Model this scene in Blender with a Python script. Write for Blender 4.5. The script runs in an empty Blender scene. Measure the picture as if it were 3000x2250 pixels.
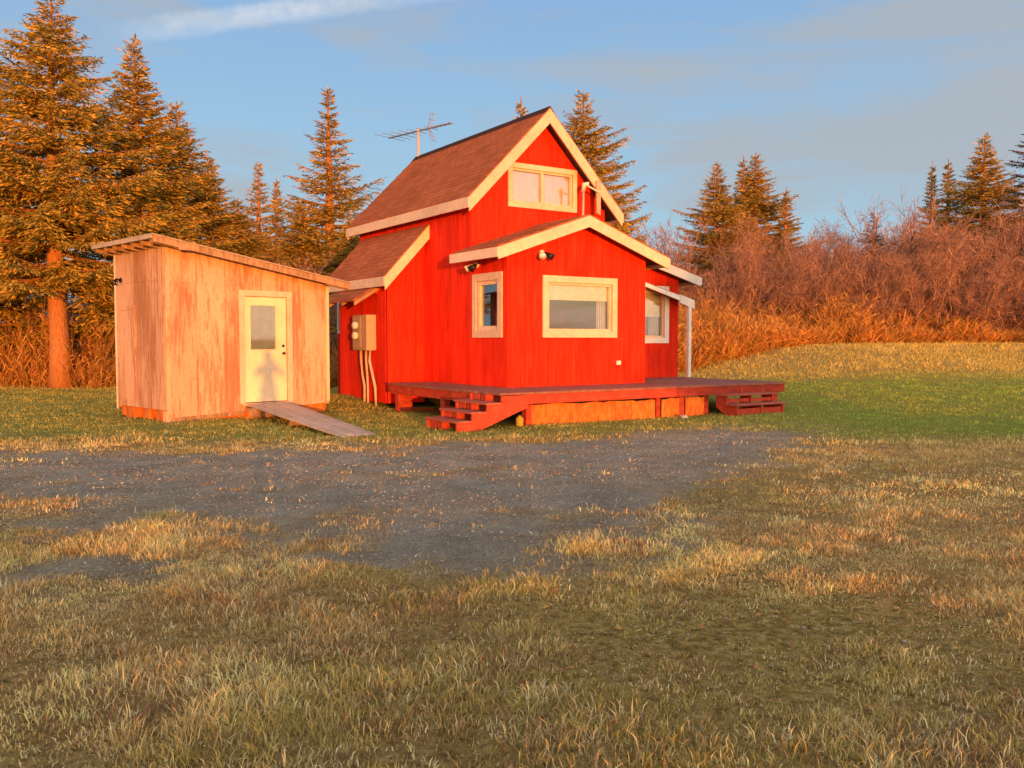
import bpy, bmesh, math
import numpy as np
from mathutils import Vector, Matrix, noise as mnoise

R = math.radians
rng = np.random.default_rng(7)
scene = bpy.context.scene
COL = scene.collection

# ------------------------------------------------------------------ camera
CAM_H = 1.55
cam_data = bpy.data.cameras.new('camera')
cam = bpy.data.objects.new('camera', cam_data)
COL.objects.link(cam)
cam.location = (0, 0, CAM_H)
cam.rotation_euler = (R(90 - 2.868), 0, 0)
cam_data.sensor_width = 36
cam_data.lens = 36 * 2575 / 3000
cam_data.clip_start = 0.05
cam_data.clip_end = 9000
scene.camera = cam

# ------------------------------------------------------------------ sun and sky
SUN_EL = R(1.25)
to_sun_h = Vector((0.266, -0.964))
SUN_ROT = math.atan2(to_sun_h.x, to_sun_h.y)
to_sun = Vector((to_sun_h.x * math.cos(SUN_EL), to_sun_h.y * math.cos(SUN_EL), math.sin(SUN_EL)))
sl = bpy.data.lights.new('sun', 'SUN')
sl.energy = 0.86
sl.angle = R(0.5)
sl.color = (1.0, 0.33, 0.04)
sun = bpy.data.objects.new('sun', sl)
COL.objects.link(sun)
sun.location = to_sun * 60
sun.rotation_euler = to_sun.to_track_quat('Z', 'Y').to_euler()

world = bpy.data.worlds.new('World')
scene.world = world
world.use_nodes = True
wn = world.node_tree.nodes
wl = world.node_tree.links
for n in list(wn):
    wn.remove(n)
w_out = wn.new('ShaderNodeOutputWorld')
w_bg = wn.new('ShaderNodeBackground')
w_bg.inputs['Strength'].default_value = 0.15
sky = wn.new('ShaderNodeTexSky')
sky.sky_type = 'NISHITA'
sky.sun_disc = False
sky.sun_elevation = SUN_EL
sky.sun_rotation = SUN_ROT
sky.altitude = 0
sky.air_density = 1.0
sky.dust_density = 1.1
sky.ozone_density = 1.5
EXPOSURE = 2.75


def wmath(op, a, b=None, c=None, clamp=False):
    n = wn.new('ShaderNodeMath')
    n.operation = op
    n.use_clamp = clamp
    for i, v in enumerate((a, b, c)):
        if v is None:
            continue
        if isinstance(v, (int, float)):
            n.inputs[i].default_value = v
        else:
            wl.new(v, n.inputs[i])
    return n.outputs[0]


def wdot(vec, d):
    n = wn.new('ShaderNodeVectorMath')
    n.operation = 'DOT_PRODUCT'
    wl.new(vec, n.inputs[0])
    n.inputs[1].default_value = d
    return n.outputs['Value']


def wramp(fac, stops):
    n = wn.new('ShaderNodeValToRGB')
    wl.new(fac, n.inputs[0])
    e = n.color_ramp.elements
    while len(e) < len(stops):
        e.new(0.5)
    for k, (p, c) in enumerate(stops):
        e[k].position = p
        e[k].color = (c, c, c, 1) if isinstance(c, (int, float)) else (*c, 1)
    return n.outputs[0]


tc = wn.new('ShaderNodeTexCoord')
wdir = tc.outputs['Generated']
# the air itself: the sky texture lifted a little towards clear evening blue
w_gain = wn.new('ShaderNodeMixRGB')
w_gain.blend_type = 'MULTIPLY'
w_gain.inputs[0].default_value = 1.0
wl.new(sky.outputs[0], w_gain.inputs[1])
w_gain.inputs[2].default_value = (0.88, 1.0, 1.16, 1)
# pale layer of air low over the horizon
w_low = wn.new('ShaderNodeMixRGB')
low = wramp(wdot(wdir, (0, 0, 1)), [(0.0, 0.96), (0.36, 0.92), (0.62, 0.0)])
sunward = wramp(wmath('MULTIPLY_ADD', wdot(wdir, (to_sun_h.x, to_sun_h.y, 0)), 0.5, 0.5), [(0.40, 1.0), (0.75, 0.0)])
wl.new(wmath('MULTIPLY', low, sunward), w_low.inputs[0])
wl.new(w_gain.outputs[0], w_low.inputs[1])
lowc = wramp(wdot(wdir, (0, 0, 1)), [(0.0, (0.40, 0.58, 0.70)), (0.10, (0.36, 0.58, 0.73)), (0.36, (0.235, 0.41, 0.68))])
wl.new(lowc, w_low.inputs[2])
# thin high veils, streched flat
mp = wn.new('ShaderNodeMapping')
wl.new(wdir, mp.inputs[0])
mp.inputs['Scale'].default_value = (1.3, 1.3, 7.5)
mp.inputs['Rotation'].default_value = (0, R(5), 0)
nz = wn.new('ShaderNodeTexNoise')
wl.new(mp.outputs[0], nz.inputs['Vector'])
nz.inputs['Scale'].default_value = 2.1
nz.inputs['Detail'].default_value = 7
nz.inputs['Roughness'].default_value = 0.55
nz.inputs['Distortion'].default_value = 0.4
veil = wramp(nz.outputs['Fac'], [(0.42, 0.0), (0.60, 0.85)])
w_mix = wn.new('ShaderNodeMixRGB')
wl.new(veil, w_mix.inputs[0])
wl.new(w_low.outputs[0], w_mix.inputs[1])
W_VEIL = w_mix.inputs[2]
# one old contrail across the upper left


def pix_dir(u, v):
    p = R(2.868)
    x, yc, zc = (u - 1500) / 2575, -(v - 1125) / 2575, 1.0
    d = Vector((x, math.cos(p) * zc + math.sin(p) * yc, -math.sin(p) * zc + math.cos(p) * yc))
    return d.normalized()


c_a, c_m, c_b = pix_dir(290, 108), pix_dir(690, 52), pix_dir(1120, -8)
c_n = c_a.cross(c_b).normalized()
c_t = (c_b - c_a).normalized()
off = wdot(wdir, c_n)
along = wdot(wdir, c_t)
a0, a1 = c_a.dot(c_t), c_b.dot(c_t)
am = c_m.dot(c_t)
bow = c_m.dot(c_n)
t01 = wmath('DIVIDE', wmath('SUBTRACT', along, a0), a1 - a0)
bend = wmath('MULTIPLY', wmath('MULTIPLY', t01, wmath('SUBTRACT', 1.0, t01)), 4 * bow)
mp2 = wn.new('ShaderNodeMapping')
wl.new(wdir, mp2.inputs[0])
mp2.inputs['Scale'].default_value = (1, 1, 1)
nz2 = wn.new('ShaderNodeTexNoise')
wl.new(mp2.outputs[0], nz2.inputs['Vector'])
nz2.inputs['Scale'].default_value = 60
nz2.inputs['Detail'].default_value = 5
dist = wmath('ABSOLUTE', wmath('ADD', wmath('SUBTRACT', off, bend), wmath('MULTIPLY', wmath('SUBTRACT', nz2.outputs['Fac'], 0.5), 0.010)))
core = wramp(wmath('DIVIDE', dist, 0.014), [(0.0, 1.0), (0.5, 0.75), (1.0, 0.0)])
ends = wramp(t01, [(0.0, 0.0), (0.22, 0.6), (0.7, 1.0), (1.0, 0.55)])
upper = wramp(wdot(wdir, (0, 1, 0)), [(0.1, 0.0), (0.3, 1.0)])
trail = wmath('MULTIPLY', wmath('MULTIPLY', wmath('MULTIPLY', core, ends), upper), wmath('MULTIPLY', nz2.outputs['Fac'], 1.1))
w_mix2 = wn.new('ShaderNodeMixRGB')
wl.new(trail, w_mix2.inputs[0])
wl.new(w_mix.outputs[0], w_mix2.inputs[1])
W_TRAIL = w_mix2.inputs[2]
wl.new(wramp(wmath('MULTIPLY_ADD', wdot(wdir, tuple(to_sun)), 0.5, 0.5), [(0.22, (0.43, 0.465, 0.51)), (0.5, (0.95, 0.90, 0.86)), (0.95, (2.6, 1.6, 0.95))]), W_VEIL)  # veil made brighter and warmer on the unseen sunward side, lifting ground light
W_TRAIL.default_value = (0.78, 0.80, 0.84, 1)
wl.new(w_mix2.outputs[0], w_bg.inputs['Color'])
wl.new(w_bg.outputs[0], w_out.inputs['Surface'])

vs = scene.view_settings
vs.view_transform = 'Standard'
vs.look = 'None'
vs.exposure = EXPOSURE
vs.gamma = 1.0
vs.use_curve_mapping = False
scene.cycles.max_bounces = 6
scene.cycles.transparent_max_bounces = 8


# ------------------------------------------------------------------ materials
def material(name, rough=0.8, spec=0.3):
    m = bpy.data.materials.new(name)
    m.use_nodes = True
    b = m.node_tree.nodes['Principled BSDF']
    b.inputs['Roughness'].default_value = rough
    b.inputs['Specular IOR Level'].default_value = spec
    return m, m.node_tree.nodes, m.node_tree.links, b


def ramp(nodes, links, fac, stops):
    n = nodes.new('ShaderNodeValToRGB')
    links.new(fac, n.inputs[0])
    e = n.color_ramp.elements
    while len(e) < len(stops):
        e.new(0.5)
    for k, (p, c) in enumerate(stops):
        e[k].position = p
        e[k].color = (*c, 1) if len(c) == 3 else c
    return n.outputs[0]


def noise(nodes, links, scale, detail=4, rough=0.55, stretch=(1, 1, 1), coord='Object', rot=(0, 0, 0)):
    t = nodes.new('ShaderNodeTexCoord')
    mpn = nodes.new('ShaderNodeMapping')
    links.new(t.outputs[coord], mpn.inputs[0])
    mpn.inputs['Scale'].default_value = stretch
    mpn.inputs['Rotation'].default_value = rot
    n = nodes.new('ShaderNodeTexNoise')
    links.new(mpn.outputs[0], n.inputs['Vector'])
    n.inputs['Scale'].default_value = scale
    n.inputs['Detail'].default_value = detail
    n.inputs['Roughness'].default_value = rough
    return n.outputs['Fac']


def mixc(nodes, links, fac, a, b, mode='MIX'):
    n = nodes.new('ShaderNodeMixRGB')
    n.blend_type = mode
    for i, v in enumerate((fac, a, b)):
        if isinstance(v, (int, float)):
            n.inputs[i].default_value = v
        elif isinstance(v, tuple):
            n.inputs[i].default_value = (*v, 1)
        else:
            links.new(v, n.inputs[i])
    return n.outputs[0]


def bump(nodes, links, bsdf, height, strength=0.4, dist=0.01):
    n = nodes.new('ShaderNodeBump')
    n.inputs['Strength'].default_value = strength
    n.inputs['Distance'].default_value = dist
    links.new(height, n.inputs['Height'])
    links.new(n.outputs[0], bsdf.inputs['Normal'])


def painted(name, c0, c1, c2, rough=0.6, scale=3.0, stretch=(6, 6, 0.5), bump_s=0.25, fine=60, vary=0.4):
    """paint over sawn wood: broad fading plus streaks along the grain"""
    m, N, L, b = material(name, rough)
    f1 = noise(N, L, scale, 5, 0.6, stretch)
    col = ramp(N, L, f1, [(0.30, c0), (0.52, c1), (0.74, c2)])
    f2 = noise(N, L, fine, 3, 0.6, (1, 1, 0.15))
    col = mixc(N, L, 0.22, col, ramp(N, L, f2, [(0.3, (0.55, 0.55, 0.55)), (0.7, (1.25, 1.25, 1.25))]), 'MULTIPLY')
    oi = N.new('ShaderNodeObjectInfo')
    col = mixc(N, L, vary, col, ramp(N, L, oi.outputs['Random'], [(0.0, (0.62, 0.62, 0.62)), (1.0, (1.28, 1.28, 1.28))]), 'MULTIPLY')
    f3_ = noise(N, L, 1.1, 4, 0.6)
    col = mixc(N, L, 0.35, col, ramp(N, L, f3_, [(0.30, (0.55, 0.55, 0.55)), (0.65, (1.2, 1.2, 1.2))]), 'MULTIPLY')
    L.new(col, b.inputs['Base Color'])
    bump(N, L, b, f2, bump_s, 0.004)
    return m


M = {}
M['red'] = painted('red_siding_paint', (0.62, 0.020, 0.006), (0.78, 0.034, 0.010), (0.86, 0.055, 0.018), 0.8)
M['red'].node_tree.nodes['Principled BSDF'].inputs['Specular IOR Level'].default_value = 0.08
M['red_back'] = painted('red_wall_backing', (0.42, 0.012, 0.008), (0.48, 0.016, 0.010), (0.5, 0.02, 0.012), 0.8)
M['trim'] = painted('cream_trim_paint', (0.72, 0.50, 0.35), (0.80, 0.58, 0.41), (0.84, 0.64, 0.48), 0.55, 4, (2, 2, 2), 0.12)
M['white_trim'] = painted('white_trim_paint', (0.72, 0.70, 0.66), (0.80, 0.78, 0.74), (0.84, 0.83, 0.80), 0.5, 4, (2, 2, 2), 0.12)
M['deck_red'] = painted('red_deck_stain', (0.26, 0.035, 0.020), (0.48, 0.050, 0.022), (0.56, 0.080, 0.035), 0.7, 4, (1, 1, 3), 0.4)
M['deck_top'] = painted('worn_deck_boards', (0.20, 0.075, 0.055), (0.30, 0.11, 0.075), (0.36, 0.17, 0.12), 0.75, 3, (3, 1, 1), 0.4)
M['step_red'] = painted('red_step_stain', (0.36, 0.05, 0.025), (0.52, 0.06, 0.028), (0.58, 0.10, 0.05), 0.7, 5, (2, 2, 2), 0.4)
M['tread'] = painted('worn_red_treads', (0.30, 0.09, 0.06), (0.42, 0.10, 0.06), (0.50, 0.16, 0.10), 0.7, 5, (2, 2, 2), 0.4)
M['grey_wood'] = painted('weathered_grey_wood', (0.34, 0.25, 0.19), (0.52, 0.40, 0.31), (0.62, 0.50, 0.40), 0.85, 4, (1, 6, 6), 0.6, 40)
M['old_wood'] = painted('weathered_brown_wood', (0.22, 0.12, 0.06), (0.38, 0.22, 0.12), (0.50, 0.32, 0.19), 0.85, 5, (3, 3, 1), 0.6, 30)
M['ply'] = painted('tan_plywood_skirting', (0.36, 0.085, 0.015), (0.60, 0.165, 0.026), (0.70, 0.25, 0.055), 0.85, 4, (3, 3, 1.2), 0.6, 25)
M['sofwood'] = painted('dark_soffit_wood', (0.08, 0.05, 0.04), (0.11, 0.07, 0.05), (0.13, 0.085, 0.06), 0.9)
M['door'] = painted('cream_door_paint', (0.72, 0.60, 0.38), (0.78, 0.66, 0.43), (0.80, 0.70, 0.48), 0.45, 2, (1, 1, 1), 0.05)

# shed siding: peeling pale paint, brown ply showing through in vertical streaks
m, N, L, b = material('peeling_shed_siding', 0.85, 0.2)
big = noise(N, L, 0.9, 3, 0.5, (1.4, 1.4, 0.35))
mid = noise(N, L, 5.5, 6, 0.65, (2.6, 2.6, 0.28))
fin = noise(N, L, 38, 4, 0.7, (1.0, 1.0, 0.35))
add = N.new('ShaderNodeMath'); add.operation = 'ADD'
mul1 = N.new('ShaderNodeMath'); mul1.operation = 'MULTIPLY'; L.new(big, mul1.inputs[0]); mul1.inputs[1].default_value = 0.9
L.new(mul1.outputs[0], add.inputs[0]); L.new(mid, add.inputs[1])
add2 = N.new('ShaderNodeMath'); add2.operation = 'MULTIPLY_ADD'
L.new(fin, add2.inputs[0]); add2.inputs[1].default_value = 0.45; L.new(add.outputs[0], add2.inputs[2])
worn = ramp(N, L, add2.outputs[0], [(0.0, (0, 0, 0)), (0.5, (0, 0, 0)), (1.0, (1, 1, 1))])
N_div = N.new('ShaderNodeMapRange')
L.new(add2.outputs[0], N_div.inputs['Value'])
N_div.inputs['From Min'].default_value = 1.12
N_div.inputs['From Max'].default_value = 1.31
N_div.inputs['To Max'].default_value = 0.85
paint = ramp(N, L, mid, [(0.3, (0.62, 0.36, 0.23)), (0.6, (0.72, 0.44, 0.30)), (0.8, (0.68, 0.43, 0.32))])
bare = ramp(N, L, fin, [(0.3, (0.27, 0.10, 0.042)), (0.7, (0.48, 0.21, 0.10))])
sc_col = mixc(N, L, N_div.outputs[0], paint, bare)
oi = N.new('ShaderNodeObjectInfo')
sc_col = mixc(N, L, 0.4, sc_col, ramp(N, L, oi.outputs['Random'], [(0.0, (0.72, 0.68, 0.62)), (1.0, (1.18, 1.18, 1.18))]), 'MULTIPLY')
L.new(sc_col, b.inputs['Base Color'])
bump(N, L, b, add2.outputs[0], 0.5, 0.006)
M['shed'] = m

# shingles
m, N, L, b = material('brown_asphalt_shingles', 1.0, 0.02)
t = N.new('ShaderNodeTexCoord')
f = noise(N, L, 1.2, 4, 0.6)
g = noise(N, L, 120, 2, 0.7)
col = ramp(N, L, f, [(0.3, (0.38, 0.115, 0.05)), (0.7, (0.50, 0.155, 0.07))])
brk = N.new('ShaderNodeTexBrick')
mpn = N.new('ShaderNodeMapping')
sx_ = N.new('ShaderNodeSeparateXYZ'); L.new(t.outputs['Object'], sx_.inputs[0])
cx_ = N.new('ShaderNodeCombineXYZ'); L.new(sx_.outputs[1], cx_.inputs[0])
zz_ = N.new('ShaderNodeMath'); zz_.operation = 'MULTIPLY'; L.new(sx_.outputs[2], zz_.inputs[0]); zz_.inputs[1].default_value = 1.42
L.new(zz_.outputs[0], cx_.inputs[1])
L.new(cx_.outputs[0], mpn.inputs[0])
L.new(mpn.outputs[0], brk.inputs['Vector'])
brk.inputs['Scale'].default_value = 1.0
brk.inputs['Brick Width'].default_value = 0.3
brk.inputs['Row Height'].default_value = 0.14
brk.inputs['Mortar Size'].default_value = 0.010
brk.inputs['Color1'].default_value = (0.70, 0.70, 0.70, 1)
brk.inputs['Color2'].default_value = (1.15, 1.12, 1.1, 1)
brk.inputs['Mortar'].default_value = (0.45, 0.45, 0.45, 1)
col = mixc(N, L, 0.6, col, brk.outputs['Color'], 'MULTIPLY')
col = mixc(N, L, 0.5, col, ramp(N, L, g, [(0.3, (0.6, 0.6, 0.6)), (0.7, (1.35, 1.35, 1.35))]), 'MULTIPLY')
L.new(col, b.inputs['Base Color'])
bump(N, L, b, g, 0.5, 0.01)
M['shingle'] = m

m, N, L, b = material('dark_shingle_edge', 0.95, 0.1)
b.inputs['Base Color'].default_value = (0.06, 0.028, 0.02, 1)
M['edge'] = m

# glass
m, N, L, b = material('window_glass', 0.02)
N.remove(b)
gl = N.new('ShaderNodeBsdfGlossy'); gl.inputs['Roughness'].default_value = 0.02
gl.inputs['Color'].default_value = (0.9, 0.92, 0.95, 1)
tr = N.new('ShaderNodeBsdfTransparent'); tr.inputs['Color'].default_value = (0.97, 0.98, 0.97, 1)
ms = N.new('ShaderNodeMixShader')
lwt = N.new('ShaderNodeLayerWeight'); lwt.inputs['Blend'].default_value = 0.5
fr = N.new('ShaderNodeMath'); fr.operation = 'POWER'; fr.inputs[1].default_value = 4.0
L.new(lwt.outputs['Facing'], fr.inputs[0])
mr = N.new('ShaderNodeMapRange')
L.new(fr.outputs[0], mr.inputs['Value'])
mr.inputs['From Min'].default_value = 0.0; mr.inputs['From Max'].default_value = 1.0
mr.inputs['To Min'].default_value = 0.13; mr.inputs['To Max'].default_value = 1.0
L.new(mr.outputs[0], ms.inputs[0]); L.new(tr.outputs[0], ms.inputs[1]); L.new(gl.outputs[0], ms.inputs[2])
L.new(ms.outputs[0], N['Material Output'].inputs['Surface'])
M['glass'] = m


def plain(name, c, rough=0.7, metal=0.0, var=0.12, scale=8):
    m, N, L, b = material(name, rough)
    f = noise(N, L, scale, 4)
    lo = tuple(max(0, x * (1 - var)) for x in c)
    hi = tuple(min(1, x * (1 + var)) for x in c)
    L.new(ramp(N, L, f, [(0.3, lo), (0.7, hi)]), b.inputs['Base Color'])
    b.inputs['Metallic'].default_value = metal
    M[name] = m
    return m


plain('blind_cream', (0.66, 0.58, 0.42), 0.8)
plain('blind_peach', (0.66, 0.52, 0.42), 0.8)
plain('blind_grey', (0.28, 0.28, 0.24), 0.8)
plain('curtain', (0.45, 0.42, 0.38), 0.9)
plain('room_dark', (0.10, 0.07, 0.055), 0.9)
plain('metal_box', (0.50, 0.34, 0.22), 0.55)
plain('pipe_grey', (0.56, 0.42, 0.34), 0.5)
plain('metal_dull', (0.42, 0.34, 0.30), 0.4, 0.6)
plain('lamp_white', (0.75, 0.72, 0.66), 0.4)
plain('black_metal', (0.02, 0.018, 0.016), 0.45)
plain('yellow_plastic', (0.40, 0.30, 0.03), 0.6)
plain('pale_rock', (0.38, 0.36, 0.33), 0.85, 0, 0.3, 20)
plain('cloth_dark', (0.05, 0.06, 0.09), 0.9)
plain('skin', (0.45, 0.28, 0.2), 0.6)

# bark and foliage
m, N, L, b = material('spruce_bark', 0.95, 0.1)
f = noise(N, L, 9, 6, 0.7, (3, 3, 0.6))
L.new(ramp(N, L, f, [(0.25, (0.22, 0.09, 0.04)), (0.5, (0.46, 0.19, 0.075)), (0.75, (0.60, 0.28, 0.12))]), b.inputs['Base Color'])
bump(N, L, b, f, 1.0, 0.04)
M['bark'] = m


def leafy(name, cols, rough=0.75, trans=0.25):
    m, N, L, b = material(name, rough, 0.2)
    gi = N.new('ShaderNodeNewGeometry')
    f = noise(N, L, 0.9, 3)
    c1 = ramp(N, L, gi.outputs['Random Per Island'], [(k / (len(cols) - 1), c) for k, c in enumerate(cols)])
    c2 = mixc(N, L, 0.55, c1, ramp(N, L, f, [(0.32, (0.5, 0.52, 0.5)), (0.68, (1.35, 1.3, 1.2))]), 'MULTIPLY')
    L.new(c2, b.inputs['Base Color'])
    if trans:
        tb = N.new('ShaderNodeBsdfTranslucent')
        L.new(c2, tb.inputs['Color'])
        mx = N.new('ShaderNodeMixShader')
        mx.inputs[0].default_value = trans
        L.new(b.outputs[0], mx.inputs[1]); L.new(tb.outputs[0], mx.inputs[2])
        L.new(mx.outputs[0], N['Material Output'].inputs['Surface'])
    M[name] = m


leafy('needles', [(0.10, 0.10, 0.02), (0.32, 0.245, 0.036), (0.56, 0.36, 0.055), (0.74, 0.44, 0.09)], 0.7, 0.10)
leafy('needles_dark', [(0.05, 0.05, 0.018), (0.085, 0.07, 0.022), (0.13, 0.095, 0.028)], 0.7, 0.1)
leafy('twigs', [(0.12, 0.06, 0.045), (0.34, 0.17, 0.12), (0.47, 0.245, 0.17), (0.64, 0.38, 0.27)], 0.85, 0)
leafy('dry_fern', [(0.40, 0.17, 0.05), (0.64, 0.28, 0.08), (0.72, 0.38, 0.12), (0.54, 0.36, 0.08)], 0.85, 0.25)
leafy('fallen_leaf', [(0.40, 0.15, 0.05), (0.50, 0.25, 0.09), (0.55, 0.40, 0.10), (0.30, 0.12, 0.06)], 0.8, 0.2)
leafy('pebble', [(0.26, 0.20, 0.15), (0.38, 0.31, 0.24), (0.50, 0.43, 0.35), (0.34, 0.27, 0.20)], 0.85, 0)

m, N, L, b = material('grass_blades', 0.8, 0.15)
at = N.new('ShaderNodeAttribute'); at.attribute_name = 'col'
L.new(at.outputs['Color'], b.inputs['Base Color'])
tb = N.new('ShaderNodeBsdfTranslucent'); L.new(at.outputs['Color'], tb.inputs['Color'])
mx = N.new('ShaderNodeMixShader'); mx.inputs[0].default_value = 0.25
L.new(b.outputs[0], mx.inputs[1]); L.new(tb.outputs[0], mx.inputs[2])
L.new(mx.outputs[0], N['Material Output'].inputs['Surface'])
M['grass'] = m


# ------------------------------------------------------------------ mesh helpers
def tag(o, label=None, cat=None, group=None, kind=None):
    for k, v in (('label', label), ('category', cat), ('group', group), ('kind', kind)):
        if v:
            o[k] = v
    return o


def empty(name, loc, rz=0.0):
    o = bpy.data.objects.new(name, None)
    o.location = loc
    o.rotation_euler = (0, 0, rz)
    o.empty_display_size = 0.3
    COL.objects.link(o)
    return o


def link(name, me, parent=None):
    o = bpy.data.objects.new(name, me)
    COL.objects.link(o)
    if parent is not None:
        o.parent = parent
    return o


class MB:
    def __init__(self):
        self.v, self.f = [], []

    def hexa(self, p):
        """p: 8 points, bottom ring 0-3 then top ring 4-7"""
        n = len(self.v)
        self.v += [tuple(q) for q in p]
        self.f += [tuple(n + i for i in q) for q in ((0, 1, 2, 3), (7, 6, 5, 4), (0, 4, 5, 1), (1, 5, 6, 2), (2, 6, 7, 3), (3, 7, 4, 0))]
        return self

    def box(self, x0, x1, y0, y1, z0, z1):
        return self.hexa([(x0, y0, z0), (x1, y0, z0), (x1, y1, z0), (x0, y1, z0), (x0, y0, z1), (x1, y0, z1), (x1, y1, z1), (x0, y1, z1)])

    def mapbox(self, Mf, a0, a1, z0, z1, d0, d1):
        return self.hexa([Mf(a0, z0, d0), Mf(a1, z0, d0), Mf(a1, z0, d1), Mf(a0, z0, d1), Mf(a0, z1, d0), Mf(a1, z1, d0), Mf(a1, z1, d1), Mf(a0, z1, d1)])

    def prism(self, pts, vec):
        """extrude a planar polygon by vec"""
        n = len(self.v)
        k = len(pts)
        vec = Vector(vec)
        self.v += [tuple(p) for p in pts] + [tuple(Vector(p) + vec) for p in pts]
        self.f.append(tuple(n + i for i in range(k)))
        self.f.append(tuple(n + k + i for i in reversed(range(k))))
        for i in range(k):
            j = (i + 1) % k
            self.f.append((n + i, n + k + i, n + k + j, n + j))
        return self

    def tube(self, pts, radii, seg=8, cap=True):
        pts = [Vector(p) for p in pts]
        if isinstance(radii, (int, float)):
            radii = [radii] * len(pts)
        n = len(self.v)
        up = Vector((0.0, 0.0, 1.0))
        for i, p in enumerate(pts):
            d = (pts[min(i + 1, len(pts) - 1)] - pts[max(i - 1, 0)]).normalized()
            a = d.cross(up)
            if a.length < 0.1:
                a = d.cross(Vector((1, 0, 0)))
            a.normalize()
            c = d.cross(a).normalized()
            for k in range(seg):
                t = 2 * math.pi * k / seg
                self.v.append(tuple(p + (a * math.cos(t) + c * math.sin(t)) * radii[i]))
        for i in range(len(pts) - 1):
            for k in range(seg):
                q = (k + 1) % seg
                self.f.append((n + i * seg + k, n + i * seg + q, n + (i + 1) * seg + q, n + (i + 1) * seg + k))
        if cap:
            self.f.append(tuple(n + k for k in reversed(range(seg))))
            e = n + (len(pts) - 1) * seg
            self.f.append(tuple(e + k for k in range(seg)))
        return self

    def mesh(self, name, mat, smooth=False, bevel=0.0):
        me = bpy.data.meshes.new(name)
        bm = bmesh.new()
        vs_ = [bm.verts.new(p) for p in self.v]
        for f_ in self.f:
            try:
                bm.faces.new([vs_[i] for i in f_])
            except ValueError:
                pass
        bmesh.ops.recalc_face_normals(bm, faces=bm.faces)
        if bevel:
            bmesh.ops.bevel(bm, geom=list(bm.edges), offset=bevel, segments=1, affect='EDGES', clamp_overlap=True)
        if smooth:
            for f_ in bm.faces:
                f_.smooth = True
        bm.to_mesh(me)
        bm.free()
        me.materials.append(M[mat] if isinstance(mat, str) else mat)
        return me

    def build(self, name, mat, parent=None, smooth=False, bevel=0.0):
        return link(name, self.mesh(name, mat, smooth, bevel), parent)


def raw_mesh(name, verts, tris, mat, cols=None, smooth=False):
    """numpy arrays straight into a mesh of triangles"""
    me = bpy.data.meshes.new(name)
    verts = np.asarray(verts, dtype=np.float32)
    tris = np.asarray(tris, dtype=np.int32)
    me.vertices.add(len(verts))
    me.vertices.foreach_set('co', verts.ravel())
    me.loops.add(tris.size)
    me.loops.foreach_set('vertex_index', tris.ravel())
    me.polygons.add(len(tris))
    me.polygons.foreach_set('loop_start', np.arange(0, tris.size, 3, dtype=np.int32))
    if smooth:
        me.polygons.foreach_set('use_smooth', np.ones(len(tris), dtype=bool))
    if cols is not None:
        a = me.color_attributes.new('col', 'FLOAT_COLOR', 'POINT')
        c4 = np.ones((len(verts), 4), dtype=np.float32)
        c4[:, :3] = cols
        a.data.foreach_set('color', c4.ravel())
    me.update(calc_edges=True)
    me.materials.append(M[mat])
    return me


# ------------------------------------------------------------------ noise and ground shape
def _hash(ix, iy, seed):
    h = (ix.astype(np.int64) * 374761393 + iy.astype(np.int64) * 668265263 + seed * 144665) & 0x7fffffff
    h = ((h ^ (h >> 13)) * 1274126177) & 0x7fffffff
    return ((h ^ (h >> 16)) & 0xffff) / 65535.0


def vnoise(x, y, seed=0):
    ix, iy = np.floor(x), np.floor(y)
    fx, fy = x - ix, y - iy
    fx, fy = fx * fx * (3 - 2 * fx), fy * fy * (3 - 2 * fy)
    a = _hash(ix, iy, seed); b_ = _hash(ix + 1, iy, seed)
    c = _hash(ix, iy + 1, seed); d = _hash(ix + 1, iy + 1, seed)
    return (a * (1 - fx) + b_ * fx) * (1 - fy) + (c * (1 - fx) + d * fx) * fy


def fbm(x, y, seed=0, octv=4):
    s, amp, tot = 0, 1.0, 0
    for k in range(octv):
        s = s + amp * vnoise(x * 2 ** k + 17.3 * k, y * 2 ** k - 9.1 * k, seed + k)
        tot += amp
        amp *= 0.55
    return s / tot


def sstep(x, a, b_):
    t = np.clip((x - a) / (b_ - a), 0, 1)
    return t * t * (3 - 2 * t)


def ground_h(x, y):
    x = np.asarray(x, dtype=float); y = np.asarray(y, dtype=float)
    w = 0.045 * np.clip(y - 18.6, 0, 7.0) + 0.128 * np.clip(y - 26.6 + 4.4 * (fbm(x * 0.17 + 3, y * 0.10, 41, 2) - 0.5) + 2.0 * sstep(x, 8, 16), 0, 8.2)
    rise = w * sstep(x, 1.0, 7.5) * (0.8 + 0.2 * sstep(x, 4, 12))
    rise = rise + 0.012 * np.clip(y - 33, 0, 40) * sstep(x, 0, 6)
    back = 0.35 * sstep(y, 24, 40) * (1 - sstep(x, 1.0, 7.5))
    mound = 0.20 * np.exp(-(((x + 4.1) / 1.5) ** 2 + ((y - 21.6) / 1.4) ** 2))
    near = sstep(60 - np.hypot(x, y), 0, 30)
    un = (fbm(x * 0.35, y * 0.35, 3, 3) - 0.5) * 0.10 + (fbm(x * 1.3, y * 1.3, 11, 3) - 0.5) * 0.045
    shade_rise = 0.20 * sstep(-y, 1.6, 5.5)  # added rise behind the camera, unseen, keeps low sun off the near grass
    return shade_rise + rise + back + mound + un * near * sstep(np.hypot(x, y), 0.0, 3.0)


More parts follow.
